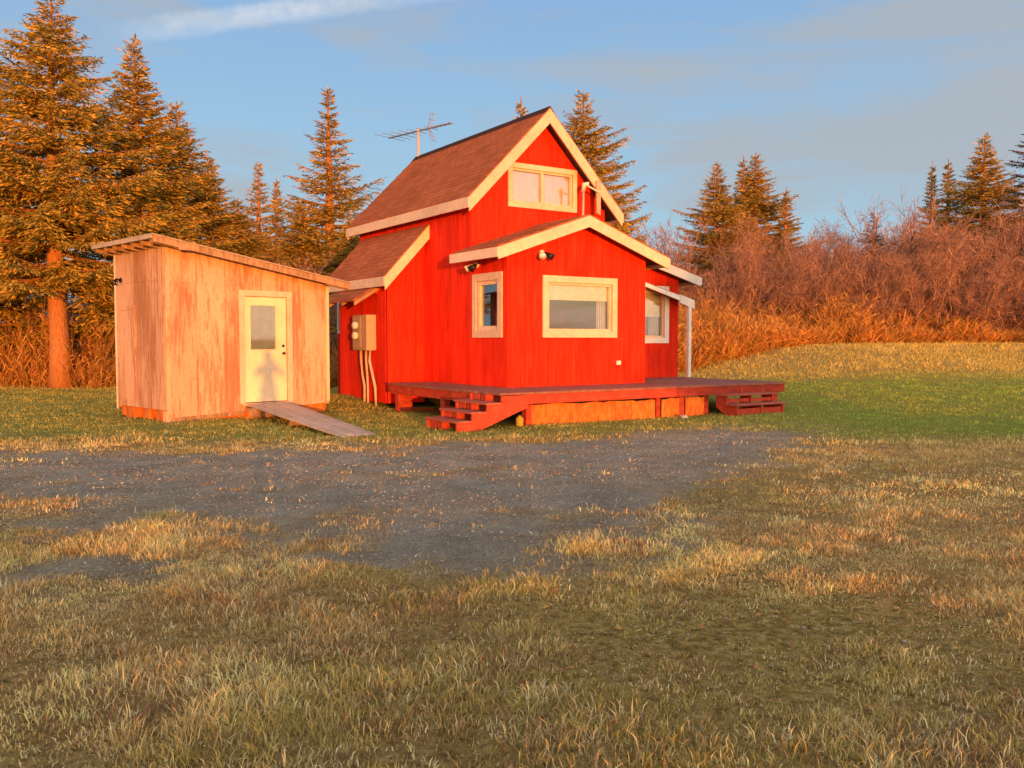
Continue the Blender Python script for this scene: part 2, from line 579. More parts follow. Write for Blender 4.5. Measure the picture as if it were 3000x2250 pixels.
def poly_sd(x, y, poly):
    """signed distance to a polygon, positive inside"""
    x = np.asarray(x, float); y = np.asarray(y, float)
    d = np.full(x.shape, 1e9)
    ins = np.zeros(x.shape, bool)
    n = len(poly)
    for i in range(n):
        ax, ay = poly[i]; bx, by = poly[(i + 1) % n]
        ex, ey = bx - ax, by - ay
        t = np.clip(((x - ax) * ex + (y - ay) * ey) / (ex * ex + ey * ey), 0, 1)
        d = np.minimum(d, np.hypot(x - ax - ex * t, y - ay - ey * t))
        cond = ((ay > y) != (by > y)) & (x < (bx - ax) * (y - ay) / (by - ay + 1e-12) + ax)
        ins ^= cond
    return np.where(ins, d, -d)


DRIVE = [(-16, 12.1), (-6.8, 12.0), (-4.6, 12.3), (-2.4, 12.7), (0, 13.4), (2.2, 14.4), (3.8, 15.4), (5.8, 15.6), (4.6, 13.6), (3.0, 11.4),
         (1.9, 8.8), (1.0, 7.0), (-0.3, 5.9), (-1.5, 6.2), (-2.9, 7.5), (-4.9, 8.6), (-7, 9.0), (-16, 9.2)]


def zones(x, y):
    """gravel, lush lawn, bare moss and dry weights for the plan position"""
    wob = (fbm(x * 0.8, y * 0.8, 21, 4) - 0.5) * 2.6
    wob2 = (fbm(x * 2.6, y * 2.6, 33, 3) - 0.5) * 1.3
    sd = poly_sd(x, y, DRIVE)
    wob3 = (fbm(x * 6.5, y * 6.5, 37, 3) - 0.5) * 1.5
    gravel = sstep(sd + 0.75 * wob + 0.75 * wob2 + 0.55 * wob3, -0.75, 0.95)
    gravel = gravel * (1 - 0.40 * sstep(fbm(x * 0.75 + 2, y * 1.9, 57, 4), 0.58, 0.74))
    # thin stony patches where the drive frays out into the grass on the left
    patch = sstep(fbm(x * 1.1 + 5, y * 1.5, 51, 4) + 0.16 * wob3, 0.42, 0.66) * sstep(y, 4.6, 6.0) * sstep(9.5 - y, 0, 1.0) * sstep(1.5 - x, 0, 1.5)
    gravel = np.maximum(gravel, 0.75 * patch)
    lawn = sstep(y + 0.7 * wob + 0.6 * wob2 + 0.4 * wob3, 12.2, 15.0)
    lawn = np.maximum(lawn, 0)
    tan = np.exp(-(((x - 7.0) / 3.2) ** 2 + ((y - 12.6) / 1.3) ** 2) * 1.3)
    moss = sstep(1.0 - np.hypot((x - 1.15) / 1.7, (y - 4.75) / 1.35) + 0.5 * wob + 0.6 * wob2 + 0.45 * wob3, 0.0, 0.9)
    moss = moss * (1 - gravel)
    lawn = lawn * (1 - 0.8 * sstep(y + 0.4 * wob, 25.8, 28.5) * sstep(x, 2, 6))  # far right slope turned to straw tones, putting its sunlit look into colour
    return gravel, lawn * (1 - 0.6 * gravel), moss, tan


# the ground sheet: fine near the camera, coarse to the horizon
def axis(lo, hi, step, far, growth):
    a = list(np.arange(lo, hi + 1e-6, step))
    s = step
    x = hi
    right = []
    while x < far:
        s *= growth
        x += s
        right.append(x)
    s = step
    x = lo
    left = []
    while x > -far:
        s *= growth
        x -= s
        left.append(x)
    return np.array(left[::-1] + a + right)


gx = axis(-9, 11, 0.11, 4000, 1.16)
gy = axis(2, 21, 0.11, 4000, 1.16)
GX, GY = np.meshgrid(gx, gy)
GZ = ground_h(GX, GY)
gv, lw, ms_, tn = zones(GX, GY)
nv = np.stack([GX, GY, GZ], -1).reshape(-1, 3)
ny_, nx_ = GX.shape
idx = np.arange(ny_ * nx_).reshape(ny_, nx_)
q0, q1, q2, q3 = idx[:-1, :-1].ravel(), idx[:-1, 1:].ravel(), idx[1:, 1:].ravel(), idx[1:, :-1].ravel()
tris = np.concatenate([np.stack([q0, q1, q2], 1), np.stack([q0, q2, q3], 1)])
m, N, L, b = material('ground_cover', 0.95, 0.1)
at = N.new('ShaderNodeAttribute'); at.attribute_name = 'col'
sep = N.new('ShaderNodeSeparateColor'); L.new(at.outputs['Color'], sep.inputs[0])
n1 = noise(N, L, 1.7, 6, 0.65)
n2 = noise(N, L, 14, 5, 0.7)
n3 = noise(N, L, 62, 5, 0.85)
dry = ramp(N, L, n2, [(0.30, (0.19, 0.12, 0.042)), (0.5, (0.46, 0.32, 0.11)), (0.70, (0.70, 0.51, 0.20))])
dry = mixc(N, L, 0.7, dry, ramp(N, L, n1, [(0.3, (0.8, 0.72, 0.55)), (0.7, (1.25, 1.2, 1.15))]), 'MULTIPLY')
lawn_c = ramp(N, L, n2, [(0.28, (0.17, 0.185, 0.033)), (0.5, (0.30, 0.30, 0.055)), (0.75, (0.48, 0.41, 0.10))])
moss_c = ramp(N, L, n2, [(0.32, (0.16, 0.10, 0.028)), (0.5, (0.44, 0.31, 0.075)), (0.67, (0.74, 0.54, 0.20))])
grav_c = ramp(N, L, n3, [(0.30, (0.15, 0.13, 0.085)), (0.46, (0.36, 0.33, 0.245)), (0.57, (0.51, 0.48, 0.38)), (0.70, (0.78, 0.74, 0.62))])
grav_c = mixc(N, L, 0.8, grav_c, ramp(N, L, n1, [(0.3, (0.60, 0.53, 0.46)), (0.7, (1.22, 1.22, 1.24))]), 'MULTIPLY')
n4 = noise(N, L, 34, 5, 0.8)
c = mixc(N, L, sep.outputs[1], dry, lawn_c)
c = mixc(N, L, sep.outputs[2], c, moss_c)
c = mixc(N, L, sep.outputs[0], c, grav_c)
c = mixc(N, L, 0.75, c, ramp(N, L, n4, [(0.30, (0.45, 0.42, 0.40)), (0.52, (1.0, 1.0, 1.0)), (0.72, (1.45, 1.4, 1.35))]), 'MULTIPLY')
L.new(c, b.inputs['Base Color'])
hs = N.new('ShaderNodeMath'); hs.operation = 'ADD'; L.new(n2, hs.inputs[0]); L.new(n3, hs.inputs[1])
bump(N, L, b, hs.outputs[0], 1.0, 0.03)
M['ground'] = m
gm = raw_mesh('ground', nv, tris, 'ground', np.stack([gv, lw, ms_], -1).reshape(-1, 3), smooth=True)
g_obj = link('ground', gm)
tag(g_obj, 'rough yard of dry grass, gravel drive and mown lawn', 'ground', kind='structure')


def gh(x, y):
    return float(ground_h(np.array([x]), np.array([y]))[0])


# ------------------------------------------------------------------ the red house
ROT_H = math.atan2(0.551, 0.835)
HO = Vector((-0.09, 17.4, 0))
house = empty('gabled_house', HO, ROT_H)
tag(house, 'bright red cabin with steep gable, brown shingle roofs and cream trim', 'house')


def Hw(t, s, h=0.0):
    """house plan position to world"""
    return Vector((HO.x + 0.8347 * t - 0.5508 * s, HO.y + 0.5508 * t + 0.8347 * s, h))


def front(Y):
    return lambda a, z, d: (a, Y - d, z)


def left(X):
    return lambda a, z, d: (X - d, a, z)


def right(X):
    return lambda a, z, d: (X + d, a, z)


def strips(breaks, bot, top, openings):
    """vertical strips of a wall between sorted breaks, cut round the openings"""
    out = []
    for a0, a1 in zip(breaks[:-1], breaks[1:]):
        if a1 - a0 < 1e-4:
            continue
        mid_ = 0.5 * (a0 + a1)
        spans = [(bot(a0), bot(a1), top(a0), top(a1))]
        for (o0, o1, p0, p1) in openings:
            if o0 - 1e-6 < mid_ < o1 + 1e-6:
                nxt = []
                for (b0, b1, t0, t1) in spans:
                    if p1 <= min(b0, b1) + 1e-6 or p0 >= max(t0, t1) - 1e-6:
                        nxt.append((b0, b1, t0, t1))
                        continue
                    if p0 > max(b0, b1) + 1e-6:
                        nxt.append((b0, b1, p0, p0))
                    nxt.append((p1, p1, t0, t1))
                spans = nxt
        for sp in spans:
            if sp[2] - sp[0] > 0.01 or sp[3] - sp[1] > 0.01:
                out.append((a0, a1, *sp))
    return out


def wall(parent, Mf, a0, a1, bot, top, openings=(), peaks=(), board=0.203, gap=0.007, thick=0.10, proud=0.016, mat='red', back='red_back', piece='siding_board', seams=(), label=None):
    br = sorted({a0, a1, *peaks, *[o for op in openings for o in op[:2]]})
    mb = MB()
    for (x0, x1, b0, b1, t0, t1) in strips(br, bot, top, openings):
        mb.hexa([Mf(x0, b0, 0), Mf(x1, b1, 0), Mf(x1, b1, -thick), Mf(x0, b0, -thick), Mf(x0, t0, 0), Mf(x1, t1, 0), Mf(x1, t1, -thick), Mf(x0, t0, -thick)])
    w = mb.build('wall', back, parent)
    n = max(1, round((a1 - a0) / board))
    edges = [a0 + (a1 - a0) * k / n for k in range(n + 1)]
    for k in range(n):
        e0, e1 = edges[k] + gap / 2, edges[k + 1] - gap / 2
        sub = sorted({e0, e1, *[p for p in peaks if e0 < p < e1], *[o for op in openings for o in op[:2] if e0 < o < e1]})
        mbs = None
        last = None
        for (x0, x1, b0, b1, t0, t1) in sorted(strips(sub, bot, top, openings), key=lambda q: (round(q[2], 3), q[0])):
            cuts = [(b0, b1)] + [(sm, sm) for sm in seams if b0 < sm - 0.02 and t0 > sm + 0.02 and t1 > sm + 0.02] + [(t0, t1)]
            for ci in range(len(cuts) - 1):
                (c0, c1), (u0, u1) = cuts[ci], cuts[ci + 1]
                g0 = 0.004 if ci else 0.0
                mbs = MB()
                mbs.hexa([Mf(x0, c0 + g0, proud), Mf(x1, c1 + g0, proud), Mf(x1, c1 + g0, 0.0005), Mf(x0, c0 + g0, 0.0005),
                          Mf(x0, u0 - g0, proud), Mf(x1, u1 - g0, proud), Mf(x1, u1 - g0, 0.0005), Mf(x0, u0 - g0, 0.0005)])
                mbs.build(piece, mat, w)
    if label:
        w['label'] = label
    return w


def window(parent, Mf, a0, a1, z0, z1, tw=0.13, sash=0.05, mullion=False, blind=None, blind_to=0.0, curtain=None, mat='trim', label=None, twb=None, inner=None):
    """trim, sash, glass and blind set into an opening; Mf d points outwards"""
    i0, i1, j0, j1 = a0 + tw, a1 - tw, z0 + (twb or tw), z1 - tw
    tr_ = MB()
    for (p0, p1, r0, r1) in ((a0, a1, j1, z1), (a0, a1, z0, j0), (a0, i0, j0 + 0.001, j1 - 0.001), (i1, a1, j0 + 0.001, j1 - 0.001)):
        tr_.mapbox(Mf, p0, p1, r0, r1, 0.018, 0.052)
    w = tr_.build('window', mat, parent)
    if label:
        w['label'] = label
    sm = MB()
    k0, k1, l0, l1 = i0 + sash, i1 - sash, j0 + sash, j1 - sash
    for (p0, p1, r0, r1) in ((i0, i1, l1, j1), (i0, i1, j0, l0), (i0, k0, l0, l1), (k1, i1, l0, l1)):
        sm.mapbox(Mf, p0, p1, r0, r1, -0.075, 0.006)
    if mullion:
        c_ = 0.5 * (i0 + i1)
        sm.mapbox(Mf, c_ - 0.035, c_ + 0.035, l0, l1, -0.072, 0.003)
    sm.build('sash', 'trim' if inner is None else inner, w)
    panes = [(k0, k1)] if not mullion else [(k0, c_ - 0.035), (c_ + 0.035, k1)]
    for (p0, p1) in panes:
        MB().mapbox(Mf, p0, p1, l0, l1, -0.052, -0.046).build('pane', 'glass', w)
    if blind:
        zt = l0 + (l1 - l0) * blind_to
        mbb = MB()
        nsl = max(4, int((l1 - zt) / 0.03))
        if mullion:
            for q in range(nsl * 2):
                e0 = k0 + (k1 - k0) * q / (nsl * 2)
                e1 = k0 + (k1 - k0) * (q + 1) / (nsl * 2) - 0.004
                mbb.mapbox(Mf, e0, e1, zt, l1, -0.088 - 0.003 * (q % 2), -0.080 - 0.003 * (q % 2))
        else:
            for q in range(nsl):
                e0 = zt + (l1 - zt) * q / nsl
                e1 = zt + (l1 - zt) * (q + 1) / nsl
                mbb.mapbox(Mf, k0 + 0.005, k1 - 0.005, e0, e1 - 0.001, -0.086 - 0.0015 * (q % 2), -0.081 - 0.0015 * (q % 2))
        mbb.build('blind', blind, w)
    if curtain:
        mbc = MB()
        c0, c1 = curtain
        nf = 9
        for q in range(nf):
            e0 = c0 + (c1 - c0) * q / nf
            e1 = c0 + (c1 - c0) * (q + 1) / nf
            dd = 0.13 if q % 2 else 0.16
            mbc.mapbox(Mf, e0, e1, l0 - 0.02, l1, -dd - 0.02, -dd)
        mbc.build('curtain', 'curtain', w)
    return w


def gap_box(a0, a1, z0, z1, tw, twb=None):
    return (a0 + tw, a1 - tw, z0 + (twb or tw), z1 - tw)


# roof planes (top surface)
AX = 1.81
def main_top(x):
    return 6.58 - 1.012 * abs(x - AX)
def ext_top(x):
    return 4.12 - 0.345 * abs(x - 1.79)
def lean_top(x):          # left lean-to, x negative outwards
    return 4.20 + 1.08 * x
def add_top(x):           # right addition
    return 4.02 - 0.262 * (x - 3.6)


BASE = 0.34
# extension
W1 = (0.83, 2.78, 1.60, 2.86)
wall(house, front(0.0), 0.0, 3.58, lambda a: BASE, lambda a: ext_top(a) - 0.15, [gap_box(*W1, 0.13)], [1.79], seams=(3.02,), label='front wall of the low gabled bay')
W2 = (0.14, 1.28, 1.60, 2.91)
wall(house, left(0.0), 0.10, 1.41, lambda a: BASE, lambda a: ext_top(0) - 0.15, [gap_box(*W2, 0.15)])
wall(house, right(3.58), 0.10, 1.41, lambda a: BASE, lambda a: ext_top(3.58) - 0.15)
# main block
W3 = (0.914, 2.767, 4.42, 5.37)
wall(house, front(1.41), 0.10, 3.5, lambda a: BASE, lambda a: main_top(a) - 0.20, [gap_box(*W3, 0.11), (0.10, 3.5, BASE, 3.25)], [AX], seams=(5.43,), label='upper gable wall')
wall(house, left(0.0), 1.41, 7.10, lambda a: BASE, lambda a: main_top(0) - 0.20)
wall(house, right(3.6), 1.41, 7.10, lambda a: BASE, lambda a: main_top(3.6) - 0.20)
wall(house, lambda a, z, d: (a, 7.10 + d, z), 0.0, 3.6, lambda a: BASE, lambda a: main_top(a) - 0.20, [], [AX])
# left lean-to
LW = -0.93
wall(house, front(3.49), LW, -0.017, lambda a: 0.12, lambda a: lean_top(a) - 0.20, label='front wall of the steep side lean-to')
wall(house, left(LW), 3.59, 6.25, lambda a: 0.12, lambda a: lean_top(LW) - 0.20)
W6 = (6.42, 7.0, 1.72, 2.52)
wall(house, left(LW + 0.28), 6.25, 7.1, lambda a: 0.12, lambda a: lean_top(LW + 0.28) - 0.2, [gap_box(*W6, 0.06)])
# right addition
W4 = (4.85, 6.09, 1.47, 2.90)
wall(house, front(1.9), 3.62, 6.44, lambda a: BASE, lambda a: add_top(a) - 0.15, [gap_box(*W4, 0.14)], label='set-back wall of the porch addition')
wall(house, right(6.44), 2.0, 6.2, lambda a: BASE, lambda a: add_top(6.44) - 0.15)

window(house, front(0.0), *W1, 0.13, 0.05, False, 'blind_cream', 0.66, (2.38, 2.6), label='wide picture window with a half-lowered blind')
window(house, left(0.0), *W2, 0.15, 0.085, False, None, label='narrow window with heavy trim on the side wall')
window(house, front(1.41), *W3, 0.11, 0.045, True, 'blind_peach', 0.0, label='upstairs sliding window with closed blinds')
window(house, front(1.9), *W4, 0.14, 0.05, False, 'blind_cream', 0.45, (5.6, 5.9), label='porch window with half-lowered blind', mat='white_trim')
window(house, left(LW + 0.28), *W6, 0.06, 0.03, False, None, mat='white_trim')


def roof(parent, xs, top, y0, y1, thick, over_edge=0.012, label=None, boards=(), rake=None, rake_ys=(), eave_h=0.2, eaves=(), trim='trim', eave_y=None):
    """slab following the top line through xs, with a dark shingle edge layer, rake boards and eave fascias"""
    mb = MB()
    for x0, x1 in zip(xs[:-1], xs[1:]):
        mb.hexa([(x0, y0, top(x0) - thick), (x1, y0, top(x1) - thick), (x1, y1, top(x1) - thick), (x0, y1, top(x0) - thick),
                 (x0, y0, top(x0) - 0.03), (x1, y0, top(x1) - 0.03), (x1, y1, top(x1) - 0.03), (x0, y1, top(x0) - 0.03)])
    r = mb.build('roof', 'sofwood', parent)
    if label:
        r['label'] = label
    return r


def shingles(r, x0, x1, top, y0, y1, oy0=0.03, oy1=0.03, ox=0.0):
    """one roof slope: courses of shingles stepped down the slope, dark butts"""
    n = max(3, int(math.hypot(x1 - x0, top(x1) - top(x0)) / 0.28))
    mb = MB()
    for k in range(n):
        a = x0 + (x1 - x0) * k / n          # ridge side first
        c_ = x0 + (x1 - x0) * (k + 1) / n
        lift0, lift1 = 0.0, 0.014
        mb.hexa([(a, y0 - oy0, top(a) - 0.029), (c_, y0 - oy0, top(c_) - 0.029), (c_, y1 + oy1, top(c_) - 0.029), (a, y1 + oy1, top(a) - 0.029),
                 (a, y0 - oy0, top(a) + lift0), (c_, y0 - oy0, top(c_) + lift1), (c_, y1 + oy1, top(c_) + lift1), (a, y1 + oy1, top(a) + lift0)])
    o = mb.build('shingle_slope', 'shingle', r)
    return o


def rake_board(r, xa, xb, top, y, h, drop=0.03, th=0.04, mat='trim', name='rake_board'):
    """board along the slope in the plane y, its top just under the shingles; h measured vertically"""
    mb = MB()
    mb.hexa([(xa, y - th, top(xa) - drop - h), (xb, y - th, top(xb) - drop - h), (xb, y, top(xb) - drop - h), (xa, y, top(xa) - drop - h),
             (xa, y - th, top(xa) - drop), (xb, y - th, top(xb) - drop), (xb, y, top(xb) - drop), (xa, y, top(xa) - drop)])
    return mb.build(name, mat, r)


# main roof
MX0, MX1, MY0, MY1 = -0.22, 3.86, 1.11, 7.40
r = roof(house, [MX0, AX, MX1], main_top, MY0, MY1, 0.17, label='steep main roof')
shingles(r, AX, MX0 - 0.02, main_top, MY0, MY1)
shingles(r, AX, MX1 + 0.02, main_top, MY0, MY1)
rake_board(r, MX0 - 0.005, AX - 0.001, main_top, MY0 - 0.001, 0.30)
rake_board(r, AX + 0.001, MX1 + 0.005, main_top, MY0 - 0.001, 0.30)
rake_board(r, MX0, AX - 0.001, main_top, MY1 + 0.042, 0.30)
rake_board(r, AX + 0.001, MX1, main_top, MY1 + 0.042, 0.30)
MB().box(MX0 - 0.04, MX0 - 0.001, MY0 - 0.038, MY1 + 0.04, main_top(MX0) - 0.26, main_top(MX0) - 0.045).build('fascia_board', 'trim', r)
MB().box(MX1 + 0.001, MX1 + 0.04, MY0 - 0.038, MY1 + 0.04, main_top(MX1) - 0.26, main_top(MX1) - 0.045).build('fascia_board', 'trim', r)
mb = MB()
mb.prism([(AX - 0.13, MY0 - 0.035, main_top(AX - 0.13) + 0.012), (AX, MY0 - 0.035, main_top(AX) + 0.03), (AX + 0.13, MY0 - 0.035, main_top(AX + 0.13) + 0.012), (AX, MY0 - 0.035, main_top(AX) + 0.002)], (0, MY1 - MY0 + 0.07, 0))
mb.build('ridge_cap', 'edge', r)
# extension roof
EX0, EX1, EY0, EY1 = -0.41, 4.0, -0.30, 1.39
r = roof(house, [EX0, 1.79, EX1], ext_top, EY0, EY1, 0.14, label='low gable roof of the front bay')
shingles(r, 1.79, EX0 - 0.02, ext_top, EY0, EY1, 0.03, 0.0)
shingles(r, 1.79, EX1 + 0.02, ext_top, EY0, EY1, 0.03, 0.0)
rake_board(r, EX0 - 0.005, 1.789, ext_top, EY0 - 0.001, 0.23)
rake_board(r, 1.791, EX1 + 0.005, ext_top, EY0 - 0.001, 0.23)
MB().box(EX0 - 0.04, EX0 - 0.001, EY0 - 0.038, 1.52, ext_top(EX0) - 0.22, ext_top(EX0) - 0.035).build('fascia_board', 'trim', r)
MB().box(EX1 + 0.001, EX1 + 0.04, EY0 - 0.038, EY1, ext_top(EX1) - 0.22, ext_top(EX1) - 0.035).build('fascia_board', 'trim', r)
# lean-to roof
LX0, LY0, LY1 = -1.12, 3.24, 6.85
r = roof(house, [LX0, -0.02], lean_top, LY0, LY1, 0.17, label='steep lean-to roof below the main eave')
shingles(r, -0.021, LX0 - 0.02, lean_top, LY0, LY1)
rake_board(r, LX0 - 0.005, -0.022, lean_top, LY0 - 0.001, 0.30)
rake_board(r, LX0 - 0.005, -0.022, lean_top, LY1 + 0.042, 0.24)
MB().box(LX0 - 0.04, LX0 - 0.001, LY0 - 0.038, LY1 + 0.04, lean_top(LX0) - 0.25, lean_top(LX0) - 0.04).build('fascia_board', 'trim', r)
# right addition roof
AX1, AY0, AY1 = 6.86, 1.55, 6.3
r = roof(house, [3.62, AX1], add_top, AY0, AY1, 0.13, label='shallow roof over the porch addition')
shingles(r, 3.63, AX1 + 0.02, add_top, AY0, AY1)
rake_board(r, 3.63, AX1 + 0.005, add_top, AY0 - 0.001, 0.22, mat='white_trim')
MB().box(AX1 + 0.001, AX1 + 0.04, AY0 - 0.038, AY1, add_top(AX1) - 0.21, add_top(AX1) - 0.035).build('fascia_board', 'white_trim', r)
# corner boards
for (x0, x1, y0, y1, z0, z1) in ((-0.022, 0.07, -0.022, -0.0175, BASE, ext_top(0) - 0.19), (-0.0225, -0.0175, -0.017, 0.09, BASE, ext_top(0) - 0.19),
                                 (3.51, 3.60, -0.022, -0.0175, BASE, ext_top(3.58) - 0.19),
                                 (-0.0225, -0.0175, 1.40, 1.47, BASE, main_top(0) - 0.24), (0.0, 0.09, 1.388, 1.3925, 3.6, main_top(0) - 0.24),
                                 (LW - 0.022, LW + 0.06, 3.468, 3.4725, 0.12, lean_top(LW) - 0.24)):
    MB().box(x0, x1, y0, y1, z0, z1).build('corner_board', 'red', house)
# floors and ceilings that keep the rooms dark
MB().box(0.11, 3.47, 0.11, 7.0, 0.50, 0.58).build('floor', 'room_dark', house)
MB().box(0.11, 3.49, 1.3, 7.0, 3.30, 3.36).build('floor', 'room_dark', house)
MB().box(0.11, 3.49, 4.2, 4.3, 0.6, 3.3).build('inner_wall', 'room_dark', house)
# battens along the wall foot
MB().box(-0.028, 3.6, -0.036, -0.023, 0.612, 0.655).build('base_board', 'red', house)

# ------------------------------------------------------------------ deck
DZ = 0.61
deck = empty('wooden_deck', Hw(-1.15, -1.55, 0.0), ROT_H)
tag(deck, 'low red timber deck wrapping round the front of the cabin', 'deck')
DO = Vector((-1.15, -1.55))


def dk(t, s):
    return t - DO.x, s - DO.y


def deck_box(name, t0, t1, s0, s1, z0, z1, mat, bevel=0.0):
    x0, y0 = dk(t0, s0)
    x1, y1 = dk(t1, s1)
    return MB().box(x0, x1, y0, y1, z0, z1).build(name, mat, deck, bevel=bevel)


# planks: long ones along the front, a run along the left side, a run under the porch
bw = 0.140
k = 0
s = -1.57
while s < -0.045:
    e = min(s + bw, -0.04)
    deck_box('plank', -1.18 + 0.01 * ((k * 7) % 3), 6.43 - 0.012 * ((k * 5) % 3), s + 0.004, e - 0.004, DZ - 0.038, DZ + 0.002 * ((k * 3) % 3), 'deck_top')
    s += bw
    k += 1
t = -1.18
while t < -0.06:
    e = min(t + bw, -0.03)
    deck_box('plank', t + 0.004, e - 0.004, -0.035, 3.0 + 0.01 * (k % 3), DZ - 0.038, DZ + 0.002 * ((k * 3) % 3), 'deck_top')
    t += bw
    k += 1
s = -0.03
while s < 1.84:
    e = min(s + bw, 1.86)
    deck_box('plank', 3.63, 6.43 - 0.012 * ((k * 5) % 3), s + 0.004, e - 0.004, DZ - 0.038, DZ + 0.002 * ((k * 3) % 3), 'deck_top')
    s += bw
    k += 1
# rims and beams
deck_box('rim_board', -0.62, 3.1, -1.55, -1.51, 0.395, DZ - 0.04, 'deck_red', 0.004)
deck_box('rim_board', 3.11, 6.40, -1.545, -1.505, 0.40, DZ - 0.04, 'deck_red', 0.004)
deck_box('rim_board', -1.15, -1.11, -0.62, 2.98, 0.385, DZ - 0.04, 'deck_red', 0.004)
deck_box('rim_board', -0.66, -0.63, -1.54, -0.63, 0.39, DZ - 0.042, 'deck_red', 0.004)
deck_box('rim_board', 6.37, 6.41, -1.50, 1.84, 0.40, DZ - 0.04, 'deck_red', 0.004)
deck_box('rim_board', -1.10, -0.03, 2.93, 2.97, 0.39, DZ - 0.042, 'deck_red', 0.004)
for sj in np.arange(-0.2, 2.9, 0.6):
    deck_box('joist', -1.10, -0.03, sj, sj + 0.04, 0.40, DZ - 0.04, 'deck_red')
for tj in np.arange(0.1, 6.3, 0.8):
    deck_box('joist', tj, tj + 0.04, -1.50, -0.05, 0.40, DZ - 0.041, 'deck_red')
for (tp, sp, wd) in ((-1.14, 2.55, 0.34), (-1.10, 0.6, 0.14), (-0.55, -1.47, 0.12), (2.64, -1.44, 0.11), (3.28, -1.44, 0.14), (4.02, -1.40, 0.14), (6.2, -1.4, 0.14), (6.25, 1.6, 0.14)):
    p = Hw(tp, sp)
    deck_box('post', tp, tp + wd, sp, sp + 0.16, gh(p.x, p.y) - 0.15, 0.39, 'deck_red', 0.006)
# irregular sheets of skirting under the front edge
rs = np.random.default_rng(3)


def skirt(t0, t1, top0, n=9):
    mb = MB()
    tt = np.linspace(t0, t1, n + 1)
    pts_b, pts_t = [], []
    for q, tq in enumerate(tt):
        p = Hw(tq, -1.45)
        g = gh(p.x, p.y)
        x, y = dk(tq, -1.46 + 0.02 * rs.random())
        pts_b.append((x, y, g - 0.06))
        pts_t.append((x, y, top0 - 0.035 * rs.random()))
    for q in range(n):
        a, b_, c_, d_ = pts_b[q], pts_b[q + 1], pts_t[q + 1], pts_t[q]
        mb.hexa([a, b_, (b_[0], b_[1] + 0.02, b_[2]), (a[0], a[1] + 0.02, a[2]), d_, c_, (c_[0], c_[1] + 0.02, c_[2]), (d_[0], d_[1] + 0.02, d_[2])])
    me = mb.mesh('skirting_panel', 'ply')
    return link('skirting_panel', me, deck)


skirt(-0.50, 1.95, 0.385, 14)
skirt(1.97, 2.60, 0.37, 5)
skirt(2.78, 3.26, 0.375, 4)
skirt(3.45, 3.98, 0.38, 5)

# left stairs: climb towards the right on to the deck
st = empty('stairs', Hw(-2.1, -1.2, 0), ROT_H)
tag(st, 'red open steps at the left end of the deck', 'stairs')


def stairs_local(root, T0, S0):
    def f(t, s, z):
        return (t - T0, s - S0, z)
    return f


f3 = stairs_local(st, -2.1, -1.2)
g0 = gh(*Hw(-2.1, -1.2).xy)
rise = (DZ - 0.04 - g0) / 4
run = 0.30
S_N, S_F = -1.72, -0.62
for sy in (S_N, -1.19, S_F - 0.045):
    pts = [(-2.14, g0 - 0.04)]
    z = g0
    for q in range(3):
        z = g0 + rise * (q + 1)
        pts += [(-2.14 + run * q, z), (-2.14 + run * (q + 1), z)]
    pts += [(-2.14 + run * 3, g0 + rise * 4 - 0.0), (-0.69, g0 + rise * 4), (-0.69, g0 + rise * 4 - 0.22), (-1.80, g0 - 0.04)]
    MB().prism([f3(a, sy, zz) for a, zz in pts], (0, 0.045, 0)).build('stringer', 'step_red', st)
for q in range(3):
    z = g0 + rise * (q + 1)
    x0, y0, _ = f3(-2.17 + run * q, S_N - 0.02, 0)
    x1, y1, _ = f3(-2.17 + run * (q + 1) + 0.015, S_F + 0.02, 0)
    MB().box(x0, x1, y0, y1, z + 0.001, z + 0.036).build('tread', 'tread', st, bevel=0.004)
for q in range(4):
    zb = g0 + rise * q + (0.038 if q else -0.02)
    zt = g0 + rise * (q + 1) - 0.002
    for (sa, sb) in ((S_F - 0.30, S_F - 0.05), (-1.145 - 0.25 + 0.2, -0.98)):
        x0, y0, _ = f3(-2.14 + run * q + 0.03, sa, 0)
        x1, y1, _ = f3(-2.14 + run * q + 0.055, sb, 0)
        MB().box(x0, x1, y0, y1, zb, zt).build('riser_block', 'step_red', st)

# right stairs: come down towards the drive
st2 = empty('stairs', Hw(4.9, -1.9, 0), ROT_H)
tag(st2, 'shaded dark red steps at the right end of the deck', 'stairs')
f4 = stairs_local(st2, 4.9, -1.9)
g1 = gh(*Hw(4.9, -2.0).xy)
rise2 = (DZ - 0.04 - g1) / 3
for tx in (4.22, 4.95, 5.62):
    pts = [(-2.13, g1 - 0.04), (-2.13, g1 + rise2), (-1.85, g1 + rise2), (-1.85, g1 + 2 * rise2), (-1.56, g1 + 2 * rise2), (-1.56, g1 + 3 * rise2 - 0.02), (-1.553, g1 + rise2 * 0.8), (-1.85, g1 - 0.04)]
    MB().prism([f4(tx, s_, zz) for s_, zz in pts], (0.045, 0, 0)).build('stringer', 'step_red', st2)
for q in range(2):
    z = g1 + rise2 * (q + 1)
    x0, y0, _ = f4(4.17, -2.17 + 0.28 * q, 0)
    x1, y1, _ = f4(5.72, -2.17 + 0.28 * (q + 1) + 0.03, 0)
    MB().box(x0, x1, y0, y1, z + 0.001, z + 0.037).build('tread', 'tread', st2, bevel=0.004)
